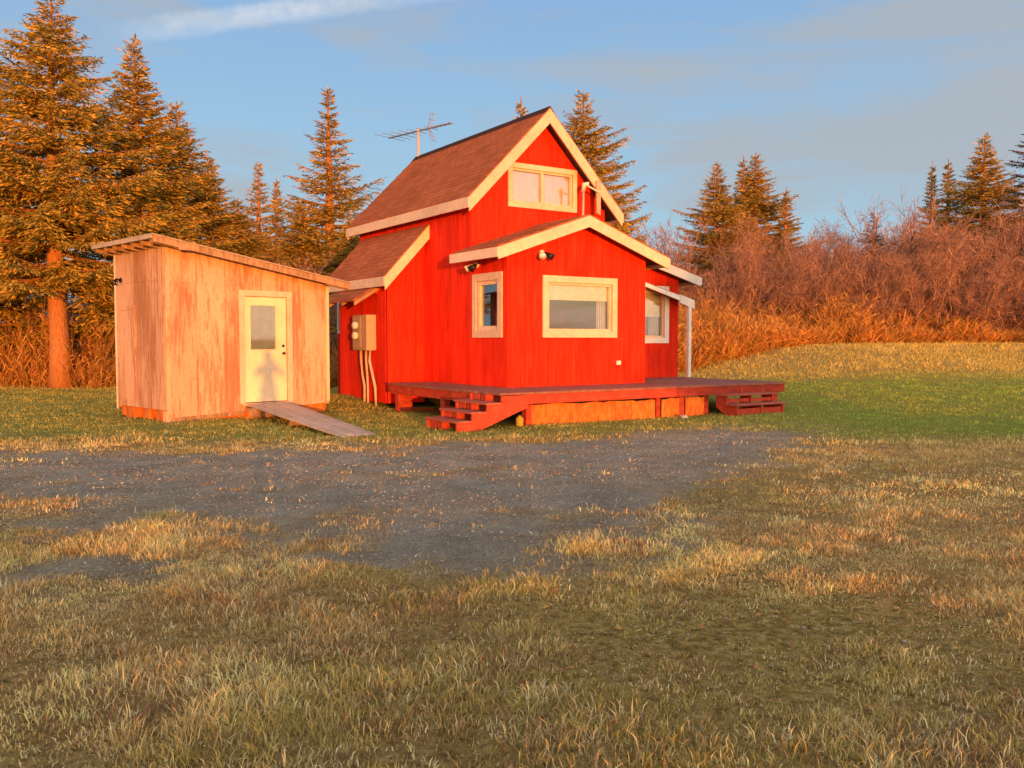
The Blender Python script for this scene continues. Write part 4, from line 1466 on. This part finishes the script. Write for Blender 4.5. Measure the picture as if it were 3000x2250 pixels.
spruce('full', 2095, 478, 44.0, 'leftmost spruce of the trio right of the cabin', 12.0, 2.6, G2, 1.45)
spruce('narrow', 2170, 462, 46.0, 'left tip of the double-topped spruce in the trio', 11.0, 0.9, G2, 1.5)
spruce('full', 2205, 452, 46.5, 'right tip of the double-topped spruce in the trio', 12.0, 5.1, G2, 1.55)
spruce('narrow', 2297, 552, 44.5, 'small pointed spruce on the right of the trio', 11.0, 2.2, G2, 1.4)
spruce('narrow', 2718, 478, 50.0, 'thin ragged spruce, left of the far right cluster', 11.0, 4.2, G2)
spruce('narrow', 2765, 470, 49.0, 'second narrow spruce in the far right cluster', 11.0, 1.2, G2, 1.3)
spruce('full', 2868, 396, 48.0, 'tallest spruce of the far right cluster', 12.0, 3.3, G2, 1.5)
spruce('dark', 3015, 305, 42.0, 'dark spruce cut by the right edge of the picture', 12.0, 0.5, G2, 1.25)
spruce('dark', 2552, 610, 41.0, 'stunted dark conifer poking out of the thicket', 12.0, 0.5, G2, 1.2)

spruce('full', 530, 300, 34.0, 'spruce between the full spruce and the short bushy one, behind the shed', 12.0, 5.4, G1, 1.35)
spruce('full', 705, 585, 36.0, 'low dense spruce filling the gap above the shed door', 12.0, 2.9, G1, 1.9)
spruce('full', 885, 600, 36.5, 'low dense spruce at the left foot of the lone open-branched spruce', 12.0, 0.2, G1, 1.9)
spruce('full', 1030, 640, 35.0, 'low dense spruce just left of the lean-to roof', 12.0, 3.7, G1, 1.9)
# a small spruce behind the viewpoint shades the porch end of the cabin
ob_ = empty('spruce_tree', (19.4, -30.0, gh(19.4, -30.0)), 1.1)
ob_.scale = (1.0, 1.0, 0.56)
tag(ob_, 'young spruce behind the viewpoint, shading the porch end', 'tree')
link('trunk', SPR['full'][0], ob_)
link('crown', SPR['full'][1], ob_)

# ------------------------------------------------------------------ bare alder shrubs
def ribbon(P0, P1, w0, w1, g):
    """three-sided slivers from P0 to P1 (n,3)"""
    n = len(P0)
    d = P1 - P0
    d /= np.linalg.norm(d, axis=1)[:, None] + 1e-9
    ref = g.normal(size=(n, 3))
    a = np.cross(d, ref); a /= np.linalg.norm(a, axis=1)[:, None] + 1e-9
    b_ = np.cross(d, a)
    vs_ = []
    for k in range(3):
        t_ = 2 * math.pi * k / 3
        o_ = a * math.cos(t_) + b_ * math.sin(t_)
        vs_.append(P0 + o_ * w0[:, None]); vs_.append(P1 + o_ * w1[:, None])
    V = np.stack(vs_, 1).reshape(-1, 3)
    i = 6 * np.arange(n)[:, None]
    T = []
    for k in range(3):
        q = (k + 1) % 3
        T.append(i + np.array([[2 * k, 2 * q, 2 * q + 1]])); T.append(i + np.array([[2 * k, 2 * q + 1, 2 * k + 1]]))
    return V, np.concatenate(T)


def shrub_mesh(seed, H=5.0, spread=2.2, stems=16, lean=(0, 0), fine=1.0):
    g = np.random.default_rng(seed)
    segs = []
    def grow(p, d, L_, w, nseg, curl, upb):
        """a batch of curved shoots; returns joints"""
        pts = [p]
        q = p
        dd = d / np.linalg.norm(d, axis=1)[:, None]
        for k in range(nseg):
            dd = dd + curl * g.normal(size=dd.shape) + np.array([0, 0, upb])
            dd /= np.linalg.norm(dd, axis=1)[:, None]
            nq = q + dd * (L_ / nseg)[:, None]
            w0 = w * (1 - k / nseg * 0.75); w1 = w * (1 - (k + 1) / nseg * 0.75)
            segs.append((q, nq, w0, w1))
            q = nq
            pts.append(q)
        return np.stack(pts, 1)
    az = g.random(stems) * 6.28
    p = np.stack([0.5 * spread * 0.5 * np.cos(az) * g.random(stems), 0.5 * spread * 0.5 * np.sin(az) * g.random(stems), np.full(stems, -0.1)], 1)
    tilt = 0.15 + 0.65 * g.random(stems)
    d = np.stack([np.cos(az) * tilt * spread / 2.4 + lean[0], np.sin(az) * tilt * spread / 2.4 + lean[1], np.ones(stems)], 1)
    L_ = H * (0.70 + 0.22 * g.random(stems))
    J = grow(p, d, L_, 0.026 + 0.034 * g.random(stems), 6, 0.12, 0.02)
    def children(J, n, lo, length, w, nseg, curl, upb, spreadk):
        k, s_, _ = J.shape
        own = np.repeat(np.arange(k), n)
        t_ = lo + (1 - lo) * g.random(len(own))
        f_ = t_ * (s_ - 1)
        i0 = np.minimum(f_.astype(int), s_ - 2)
        fr_ = (f_ - i0)[:, None]
        P = J[own, i0] * (1 - fr_) + J[own, i0 + 1] * fr_
        D = J[own, i0 + 1] - J[own, i0]
        D /= np.linalg.norm(D, axis=1)[:, None] + 1e-9
        D = D + spreadk * g.normal(size=D.shape)
        ln = length * (0.5 + 0.8 * g.random(len(own))) * (1.15 - 0.5 * t_)
        return grow(P, D, ln, np.full(len(own), w) * (0.7 + 0.6 * g.random(len(own))), nseg, curl, upb)
    J2 = children(J, int(9 * fine), 0.25, 1.5, 0.015, 4, 0.14, 0.05, 0.55)
    J3 = children(J2, int(8 * fine), 0.15, 0.75, 0.0080, 2, 0.16, 0.05, 0.6)
    children(J3, 4, 0.2, 0.34, 0.0058, 1, 0.1, 0.03, 0.6)
    V, T, c_ = [], [], 0
    for (a, b_, w0, w1) in segs:
        v_, t_ = ribbon(a, b_, w0, w1, g)
        V.append(v_); T.append(t_ + c_); c_ += len(v_)
    return raw_mesh('branches', np.concatenate(V), np.concatenate(T), 'twigs')


SHR = [shrub_mesh(11, 5.2, 2.6, 15), shrub_mesh(12, 4.6, 3.0, 15, (-0.35, 0.0)), shrub_mesh(13, 5.4, 2.2, 15, (0.3, 0)), shrub_mesh(14, 3.6, 3.0, 14, (0.1, -0.3))]


def shrub(kind, u, dist, k_, label, group, rot=0.0):
    x = (u - 1500) / 2575 * dist
    o = link('bare_shrub', SHR[kind])
    o.location = (x, dist, gh(x, dist))
    o.rotation_euler = (0, 0, rot)
    o.scale = (k_, k_, k_)
    tag(o, label, 'shrub', group)


GA = 'bare alder thicket on the right'
GB = 'bare shrubs behind shed and cabin'
LA = 'leafless red-brown alder in the dense thicket right of the cabin'
LB = 'leafless red-brown shrub in the gap behind shed and cabin'
rp = np.random.default_rng(21)
# right thicket, three ranks deep
for rank, (d0, n_, u0, u1, k0) in enumerate(((36.0, 10, 2040, 3120, 0.86), (38.8, 12, 1975, 3150, 1.12), (42.0, 13, 1985, 3200, 1.3))):
    for q in range(n_):
        u = u0 + (u1 - u0) * (q + 0.5 + 0.5 * (rp.random() - 0.5)) / n_
        dip = (1.0 - 0.22 * math.exp(-((u - 2390) / 130) ** 2)) * (0.85 if u < 2030 else 1.0)
        shrub(int(rp.integers(0, 4)), u, d0 + 1.5 * rp.random(), k0 * dip * (0.9 + 0.25 * rp.random()), LA, GA, rp.random() * 6.28)
# behind the shed and the cabin
for (u, d, k_, kd) in ((640, 33, 0.85, 0), (760, 32, 0.8, 1), (860, 31.5, 0.85, 2), (960, 32, 0.85, 3), (1040, 33, 0.8, 0), (700, 37, 1.0, 2), (830, 38, 1.05, 1), (930, 38, 1.0, 0), (1060, 39, 1.0, 3), (540, 36, 0.9, 1)):
    shrub(kd, u, d, k_, LB, GB, rp.random() * 6.28)
LC = 'leafless scrub in the shade under the left spruces'
for (u, d, k_, kd) in ((-40, 32.5, 0.6, 3), (60, 31.5, 0.55, 1), (130, 33, 0.6, 0), (240, 31.5, 0.55, 2), (310, 30.5, 0.55, 3), (20, 36, 0.75, 2), (180, 36, 0.75, 1), (330, 35, 0.7, 0), (420, 34, 0.7, 3)):
    shrub(kd, u, d, k_, LC, 'scrub under the left spruces', rp.random() * 6.28)

# ------------------------------------------------------------------ dry undergrowth at the wood edge
def plants_mesh(name, X, Y, hmin, hmax, seed, mat='dry_fern', leaves=12, lw=0.022, ll=0.48, grow=1.0):
    g = np.random.default_rng(seed)
    n = len(X)
    Z = ground_h(X, Y)
    patch_ = 0.45 + 1.0 * sstep(fbm(X * 0.55, Y * 0.55, 91, 3), 0.30, 0.68)
    h = (hmin + (hmax - hmin) * g.random(n) ** 1.4) * patch_ * grow
    lean = 0.25 * g.normal(size=(n, 2))
    base = np.stack([X, Y, Z - 0.03], 1)
    tip = base + np.stack([lean[:, 0] * h, lean[:, 1] * h, h], 1)
    V, T = ribbon(base, tip, np.full(n, 0.009), np.full(n, 0.003), g)
    Vs, Ts, c_ = [V], [T], len(V)
    for k in range(leaves):
        t_ = 0.05 + 0.80 * g.random(n)
        P = base + (tip - base) * t_[:, None]
        az = g.random(n) * 6.28
        d = np.stack([np.cos(az), np.sin(az), 0.3 + 2.2 * g.random(n)], 1)
        d /= np.linalg.norm(d, axis=1)[:, None]
        up = np.tile(np.array([0, 0, 1.0]), (n, 1)) + 0.8 * g.normal(size=(n, 3))
        sd_ = np.cross(d, up); sd_ /= np.linalg.norm(sd_, axis=1)[:, None] + 1e-9
        ln = ll * (0.5 + g.random(n)) * (1.15 - 0.6 * t_)
        wd = lw * (0.4 + 0.7 * g.random(n))
        q = np.stack([P, P + d * (ln * 0.5)[:, None] + sd_ * wd[:, None], P + d * ln[:, None] - np.array([0, 0, 0.05]), P + d * (ln * 0.5)[:, None] - sd_ * wd[:, None]], 1).reshape(-1, 3)
        i = c_ + 4 * np.arange(n)
        Vs.append(q)
        Ts += [np.stack([i, i + 1, i + 2], 1), np.stack([i, i + 2, i + 3], 1)]
        c_ += 4 * n
    return raw_mesh(name, np.concatenate(Vs), np.concatenate(Ts), mat)


g = np.random.default_rng(31)
n = 5600
u = 1930 + 1250 * g.random(n)
edge = np.interp(u, [1930, 2050, 2250, 2450, 2700, 3180], [29.5, 30.2, 32.2, 33.6, 34.6, 35.0])
dd = edge + 4.2 * g.random(n) ** 1.3 + 0.5 * fbm(u / 60, u * 0, 5, 3)
X, Y = (u - 1500) / 2575 * dd, dd
fade = np.interp(u, [1930, 2100, 2500, 2800, 3180], [1.15, 1.2, 1.0, 0.62, 0.5])
hm = plants_mesh('undergrowth', X, Y, 0.5, 1.75, 32, grow=fade)
o = link('undergrowth', hm)
tag(o, 'bank of orange dried ferns and fireweed below the thicket', 'undergrowth', kind='stuff')
n = 2600
u = -160 + 1250 * g.random(n)
dd = 27.2 + 0.8 * vnoise(u / 40, u * 0, 8) + 5.0 * g.random(n) ** 1.2
X, Y = (u - 1500) / 2575 * dd, dd
hm = plants_mesh('undergrowth', X, Y, 0.35, 2.1, 33, leaves=9, lw=0.02, ll=0.45)
o = link('undergrowth', hm)
tag(o, 'tangled orange dry stalks beneath the left spruces', 'undergrowth', kind='stuff')

# ------------------------------------------------------------------ grass
STRAW = np.array([0.72, 0.53, 0.21]); TAN = np.array([0.62, 0.40, 0.15]); OLIVE = np.array([0.40, 0.345, 0.09])
GREEN = np.array([0.25, 0.37, 0.06]); YEL = np.array([0.58, 0.45, 0.10]); BROWN = np.array([0.32, 0.20, 0.10]); PALE = np.array([0.80, 0.66, 0.36])


def blades(name, x, y, h, w, lean, col, two=True, seed=0, tuft_dir=None):
    g = np.random.default_rng(seed)
    n = len(x)
    z = ground_h(x, y)
    az = g.random(n) * 6.28 if tuft_dir is None else tuft_dir + 1.0 * g.normal(size=n)
    fx, fy = np.cos(az), np.sin(az)
    ra_ = g.random(n) * 6.28
    sx, sy = np.cos(ra_) * w * 0.5, np.sin(ra_) * w * 0.5
    bz = z - 0.005
    b0 = np.stack([x - sx, y - sy, bz], 1); b1 = np.stack([x + sx, y + sy, bz], 1)
    tx, ty = x + fx * lean * h, y + fy * lean * h
    tz = z + h * np.sqrt(np.clip(1 - 0.8 * lean ** 2, 0.08, 1))
    tip = np.stack([tx, ty, tz], 1)
    if two:
        mx_, my_ = x + fx * lean * h * 0.30, y + fy * lean * h * 0.30
        mz = z + (tz - z) * 0.62
        m0 = np.stack([mx_ - sx * 0.8, my_ - sy * 0.8, mz], 1); m1 = np.stack([mx_ + sx * 0.8, my_ + sy * 0.8, mz], 1)
        V = np.stack([b0, b1, m0, m1, tip], 1).reshape(-1, 3)
        i = 5 * np.arange(n)
        T = np.concatenate([np.stack([i, i + 1, i + 3], 1), np.stack([i, i + 3, i + 2], 1), np.stack([i + 2, i + 3, i + 4], 1)])
        C = np.repeat(col, 5, 0)
    else:
        V = np.stack([b0, b1, tip], 1).reshape(-1, 3)
        i = 3 * np.arange(n)
        T = np.stack([i, i + 1, i + 2], 1)
        C = np.repeat(col, 3, 0)
    o = link(name, raw_mesh(name, V, T, 'grass', C))
    return o


def in_any(x, y):
    """inside a building, under the deck or ramp"""
    dx, dy = x - HO.x, y - HO.y
    t_ = 0.8347 * dx + 0.5508 * dy
    s_ = -0.5508 * dx + 0.8347 * dy
    a = (t_ > -1.0) & (t_ < 6.4) & (s_ > -1.4) & (s_ < 7.1)
    c_, n_ = math.cos(ROT_S), math.sin(ROT_S)
    dx, dy = x - SO.x, y - SO.y
    a |= ((c_ * dx + n_ * dy) > 0.0) & ((c_ * dx + n_ * dy) < SL) & ((-n_ * dx + c_ * dy) > 0.05) & ((-n_ * dx + c_ * dy) < SW)
    return a


def wedge(n, y0, y1, g, k=0.68, pad=1.2):
    """points spread evenly over the strip of yard the photo looks across"""
    y = np.sqrt(y0 ** 2 + (y1 ** 2 - y0 ** 2) * g.random(n))
    x = (g.random(n) * 2 - 1) * (k * y + pad)
    return x, y


def grass_colour(x, y, lawn, moss, tan, g):
    n = len(x)
    a = sstep(fbm(x * 1.6, y * 1.6, 61, 4), 0.3, 0.7)[:, None]
    b_ = fbm(x * 0.45 + 9, y * 0.45, 71, 3)[:, None]
    rnd = g.random((n, 1))
    dry = STRAW * (1 - a) + TAN * a
    green_f = sstep(b_ + 0.16 * (rnd - 0.5), 0.48, 0.60)
    dry = dry * (0.80 + 0.55 * sstep(fbm(x * 1.05 + 31, y * 1.05, 77, 3), 0.40, 0.62)[:, None])
    col = dry * (1 - 0.75 * green_f) + OLIVE * 0.75 * green_f
    col = np.where(rnd > 0.80, PALE, col)
    col = np.where(rnd < 0.10 + 0.35 * sstep(fbm(x * 1.9 + 4, y * 1.9, 67, 3), 0.5, 0.66)[:, None], BROWN, col)
    lf = lawn[:, None]
    rightside = sstep(x, 2.5, 6.0)[:, None]
    lawn_c = (OLIVE * (1 - rightside) + GREEN * rightside) * (0.8 + 0.6 * rnd)
    lawn_c = lawn_c * (1 - 0.35 * sstep(a, 0.45, 0.7)) + YEL * 0.35 * sstep(a, 0.45, 0.7)
    lit_far = sstep(y, 25.5, 29.0)[:, None]  # sunlit yellow of the far lawn put into the blade colour
    lawn_c = lawn_c * (1 - 0.8 * lit_far) + (0.7 * YEL + 0.3 * STRAW) * 0.8 * lit_far
    col = col * (1 - lf) + lawn_c * lf
    fy = (sstep(y, 25.0, 28.5) * sstep(x, 1.5, 5.0) * (0.45 + 0.55 * sstep(fbm(x * 0.4, y * 0.8, 87, 3), 0.38, 0.58)))[:, None] * 0.8  # broken strip of painted sun-yellow over the far right lawn
    col = col * (1 - fy) + YEL * (0.8 + 0.5 * rnd) * fy
    tf = np.clip(tan, 0, 1)[:, None] * 0.8
    col = col * (1 - tf) + (STRAW * 0.6 + TAN * 0.5) * tf
    return np.clip(col * (0.78 + 0.62 * g.random((n, 1))), 0, 0.9)


def sow(name, ntuft, per, y0, y1, hr, w, spread, seed, label, k=0.68, pad=1.2, two=True, lawn_only=False):
    g = np.random.default_rng(seed)
    x, y = wedge(ntuft, y0, y1, g, k, pad)
    gv_, lw_, ms2, tn_ = zones(x, y)
    dens = (1 - 0.985 * sstep(gv_, 0.15, 0.75)) * (1 - 0.45 * ms2)
    clump = fbm(x * 2.2, y * 2.2, 81, 3)
    dens = dens * (0.35 + 0.9 * sstep(clump, 0.38, 0.62)) if not lawn_only else dens
    keep = (g.random(ntuft) < dens) & ~in_any(x, y)
    x, y, lw_, ms2, tn_, clump = x[keep], y[keep], lw_[keep], ms2[keep], tn_[keep], clump[keep]
    n0 = len(x)
    own = np.repeat(np.arange(n0), per)
    n = len(own)
    ox, oy = g.normal(size=n) * spread, g.normal(size=n) * spread
    X, Y = x[own] + ox, y[own] + oy
    tall = 0.65 + 0.9 * sstep(clump, 0.35, 0.7)
    h = (hr[0] + (hr[1] - hr[0]) * g.random(n) ** 1.5) * tall[own] * (1 - 0.62 * ms2[own]) * (1 - 0.45 * lw_[own])
    tuft_h = (0.75 + 0.5 * g.random(n0))[own]
    col = grass_colour(x, y, lw_, ms2, tn_, g)[own] * (0.75 + 0.5 * g.random((n, 1)))
    lean = np.clip(0.35 + 0.5 * np.abs(g.normal(size=n)), 0, 1.1)
    ww_ = w * (0.7 + 0.6 * g.random(n))
    o = blades(name, X, Y, h * tuft_h, ww_, lean, col, two, seed + 1, np.arctan2(oy, ox) + 0.6 * g.normal(size=n))
    tag(o, label, 'grass', kind='stuff')
    return o


sow('grass', 29000, 11, 2.3, 7.2, (0.016, 0.056), 0.005, 0.038, 101, 'dry tufted grass in the foreground', 0.64, 2.0)
sow('grass', 20000, 9, 7.2, 13.0, (0.018, 0.052), 0.008, 0.055, 103, 'thin dry grass fringing the gravel drive', 0.64, 1.8)
sow('grass', 25000, 7, 13.0, 27.0, (0.03, 0.085), 0.013, 0.07, 105, 'mown lawn round the buildings', 0.62, 1.8, True, True)
sow('grass', 24000, 6, 27.0, 36.5, (0.05, 0.13), 0.022, 0.12, 107, 'rough lawn rising to the wood edge', 0.62, 0.6, False, True)
sow('thatch', 32000, 7, 2.5, 8.5, (0.012, 0.035), 0.006, 0.05, 109, 'matted dead thatch lying between the foreground tufts', 0.64, 1.8, False, True)
# the same dry grass goes on behind the camera
g = np.random.default_rng(111)
n0 = 2600
x = (g.random(n0) * 2 - 1) * 6
y = -9 + 11.4 * g.random(n0)
kp = np.hypot(x, y) > 1.0
x, y = x[kp], y[kp]
own = np.repeat(np.arange(len(x)), 8)
gv_, lw_, ms2, tn_ = zones(x, y)
cl = grass_colour(x, y, lw_ * 0, ms2, tn_, g)[own]
o = blades('grass', x[own] + 0.04 * g.normal(size=len(own)), y[own] + 0.04 * g.normal(size=len(own)), 0.03 + 0.08 * g.random(len(own)), np.full(len(own), 0.008), 0.2 + 0.6 * g.random(len(own)), cl, True, 112)
tag(o, 'dry grass behind the viewpoint', 'grass', kind='stuff')

# tall seeded stems scattered among the foreground tufts
# gravel stones and fallen leaves
def scatter_stones(n, seed):
    g = np.random.default_rng(seed)
    x, y = wedge(n, 4.0, 15.0, g, 0.62, 0.3)
    gv_, lw_, ms2, tn_ = zones(x, y)
    keep = (g.random(n) < (0.05 * ms2 + sstep(gv_, 0.3, 0.9))) & ~in_any(x, y)
    x, y = x[keep], y[keep]
    n = len(x)
    sz = 0.005 + 0.011 * g.random(n) ** 2.2
    sz *= np.where(g.random(n) < 0.015, 1.8, 1.0)
    c0 = np.stack([x, y, ground_h(x, y) + sz * 0.25], 1)
    octa = np.array([[1, 0, 0], [0, 1, 0], [-1, 0, 0], [0, -1, 0], [0, 0, 0.28], [0, 0, -0.5]], float)
    jit = octa[None] * (0.65 + 0.7 * g.random((n, 6, 1))) + 0.25 * g.normal(size=(n, 6, 3))
    a = g.random(n) * 6.28
    ca, sa = np.cos(a)[:, None], np.sin(a)[:, None]
    vx = jit[:, :, 0] * ca - jit[:, :, 1] * sa
    vy = jit[:, :, 0] * sa + jit[:, :, 1] * ca
    V = np.stack([vx, vy, jit[:, :, 2]], -1) * sz[:, None, None] + c0[:, None, :]
    f = np.array([[0, 1, 4], [1, 2, 4], [2, 3, 4], [3, 0, 4], [1, 0, 5], [2, 1, 5], [3, 2, 5], [0, 3, 5]])
    T = (6 * np.arange(n))[:, None, None] + f[None]
    return raw_mesh('gravel', V.reshape(-1, 3), T.reshape(-1, 3), 'pebble')


o = link('gravel', scatter_stones(60000, 121))
tag(o, 'loose grey gravel stones on the drive', 'gravel', kind='stuff')

g = np.random.default_rng(131)
n = 4200
x, y = wedge(n, 2.8, 8.5, g, 0.62, 0.2)
gv_, lw_, ms2, tn_ = zones(x, y)
keep = g.random(n) < (0.05 + 0.85 * ms2 * sstep(fbm(x * 2.5, y * 2.5, 95, 2), 0.35, 0.6)) * sstep(x, -2.5, 0.8)
x, y = x[keep], y[keep]
n = len(x)
a = g.random(n) * 6.28
sz = 0.007 + 0.018 * g.random(n) ** 1.6
z = ground_h(x, y) + 0.012 + 0.02 * g.random(n)
d = np.stack([np.cos(a), np.sin(a), 0.5 * (g.random(n) - 0.5)], 1)
sd_ = np.stack([-np.sin(a), np.cos(a), 0.7 * (g.random(n) - 0.5)], 1)
c0 = np.stack([x, y, z], 1)
q = np.stack([c0 - d * sz[:, None], c0 + sd_ * (sz * 0.6)[:, None] + np.array([0, 0, 0.006]), c0 + d * sz[:, None], c0 - sd_ * (sz * 0.6)[:, None]], 1).reshape(-1, 3)
i = 4 * np.arange(n)
o = link('fallen_leaves', raw_mesh('fallen_leaves', q, np.concatenate([np.stack([i, i + 1, i + 2], 1), np.stack([i, i + 2, i + 3], 1)]), 'fallen_leaf'))
tag(o, 'orange and yellow fallen leaves on the mossy bare patch', 'leaves', kind='stuff')

# ------------------------------------------------------------------ the person taking the picture, whose shadow falls on the shed door
PX, PY = 0.10, -0.46
person = empty('person', (PX, PY, gh(PX, PY)), 0)
tag(person, 'person in dark clothes holding up a phone at the viewpoint', 'person')
J = []          # (position, radius)
E = []


def jn(p, r_, prev=None):
    J.append((p, r_))
    if prev is not None:
        E.append((prev, len(J) - 1))
    return len(J) - 1


pel = jn((0, 0, 0.94), 0.150)
ab = jn((0, 0.0, 1.10), 0.140, pel)
ch = jn((0, 0.0, 1.30), 0.155, ab)
ub = jn((0, -0.01, 1.42), 0.110, ch)
nk = jn((0, 0.0, 1.49), 0.058, ub)
h1 = jn((0, 0.02, 1.56), 0.080, nk)
h2 = jn((0, 0.02, 1.65), 0.088, h1)
jn((0, 0.01, 1.72), 0.055, h2)
for sg in (-1, 1):
    hp = jn((sg * 0.10, 0, 0.86), 0.098, pel)
    kn = jn((sg * 0.115, 0.02, 0.48), 0.062, hp)
    an_ = jn((sg * 0.125, -0.01, 0.10), 0.044, kn)
    hl = jn((sg * 0.125, 0.03, 0.05), 0.046, an_)
    jn((sg * 0.14, 0.19, 0.035), 0.036, hl)
    sh_ = jn((sg * 0.185, -0.01, 1.40), 0.066, ub)
    el = jn((sg * 0.27, 0.14, 1.22), 0.046, sh_)
    wr = jn((sg * 0.10 - 0.05, 0.36, 1.46), 0.030, el)
    pm = jn((sg * 0.085 - 0.08, 0.40, 1.50), 0.030, wr)
    for fi, (dz, ln) in enumerate(((0.035, 0.062), (0.015, 0.070), (-0.005, 0.066), (-0.022, 0.052))):
        k1 = jn((sg * 0.085 - 0.085 + sg * 0.012, 0.428, 1.515 + dz), 0.0095, pm)
        k2 = jn((sg * (0.085 - ln * 0.35) - 0.085 + sg * 0.01, 0.452, 1.515 + dz), 0.0085, k1)
        jn((sg * (0.085 - ln * 0.8) - 0.085 + sg * 0.008, 0.452, 1.517 + dz), 0.0075, k2)
    t1 = jn((sg * 0.070 - 0.08, 0.405, 1.535), 0.011, pm)
    jn((sg * 0.045 - 0.08, 0.408, 1.560), 0.009, t1)
me = bpy.data.meshes.new('body')
me.from_pydata([p for p, _ in J], E, [])
body = link('body', me, person)
md = body.modifiers.new('skin', 'SKIN')
for k_, (_, r_) in enumerate(J):
    me.skin_vertices[0].data[k_].radius = (r_, r_ * (0.78 if 0.9 < J[k_][0][2] < 1.43 and abs(J[k_][0][0]) < 0.01 else 1.0))
me.skin_vertices[0].data[0].use_root = True
md.use_smooth_shade = True
sb_ = body.modifiers.new('sub', 'SUBSURF')
sb_.levels = sb_.render_levels = 2
me.materials.append(M['cloth_dark'])
bm = bmesh.new()
bmesh.ops.create_uvsphere(bm, u_segments=20, v_segments=12, radius=1.0)
for v_ in bm.verts:
    v_.co = Vector((v_.co.x * 0.092, v_.co.y * 0.100 - 0.0, v_.co.z * 0.105 + 1.655))
bmesh.ops.delete(bm, geom=[v_ for v_ in bm.verts if v_.co.z < 1.63 and v_.co.y > 0.01], context='VERTS')
hm_ = bpy.data.meshes.new('hair')
bm.to_mesh(hm_); bm.free()
hm_.materials.append(M['black_metal'])
link('hair', hm_, person)
ph = empty('phone', (0, -0.035, CAM_H - 0.012), 0)
tag(ph, 'dark phone held up in both hands at the viewpoint', 'phone')
MB().box(-0.082, 0.075, -0.008, 0.0, -0.04, 0.036).build('case', 'black_metal', ph, bevel=0.003)
MB().box(-0.078, 0.071, -0.0095, -0.0085, -0.036, 0.032).build('screen', 'room_dark', ph)

# litter: bits of stalk, leaf and bark lying on the bare and mossy ground
g = np.random.default_rng(151)
n = 30000
x, y = wedge(n, 2.5, 9.5, g, 0.63, 0.2)
gv_, lw_, ms2, tn_ = zones(x, y)
keep = g.random(n) < (0.30 + 0.7 * ms2) * (1 - gv_)
x, y = x[keep], y[keep]
n = len(x)
a = g.random(n) * 6.28
ln = 0.006 + 0.022 * g.random(n) ** 2
wd = 0.0015 + 0.004 * g.random(n)
z = ground_h(x, y) + 0.003 + 0.012 * g.random(n)
d = np.stack([np.cos(a), np.sin(a), 0.9 * (g.random(n) - 0.5)], 1)
sd_ = np.stack([-np.sin(a), np.cos(a), 1.2 * (g.random(n) - 0.5)], 1)
c0 = np.stack([x, y, z], 1)
q = np.stack([c0 - d * ln[:, None], c0 + sd_ * wd[:, None], c0 + d * ln[:, None], c0 - sd_ * wd[:, None]], 1).reshape(-1, 3)
pal = np.array([[0.62, 0.48, 0.28], [0.40, 0.26, 0.13], [0.20, 0.13, 0.07], [0.46, 0.36, 0.22], [0.55, 0.30, 0.12], [0.30, 0.28, 0.08]])
cc = pal[g.integers(0, 6, n)] * (0.7 + 0.6 * g.random((n, 1)))
i = 4 * np.arange(n)
o = link('litter', raw_mesh('litter', q, np.concatenate([np.stack([i, i + 1, i + 2], 1), np.stack([i, i + 2, i + 3], 1)]), 'grass', np.repeat(cc, 4, 0)))
tag(o, 'scattered brown litter of stalks and bark on the bare ground', 'litter', kind='stuff')
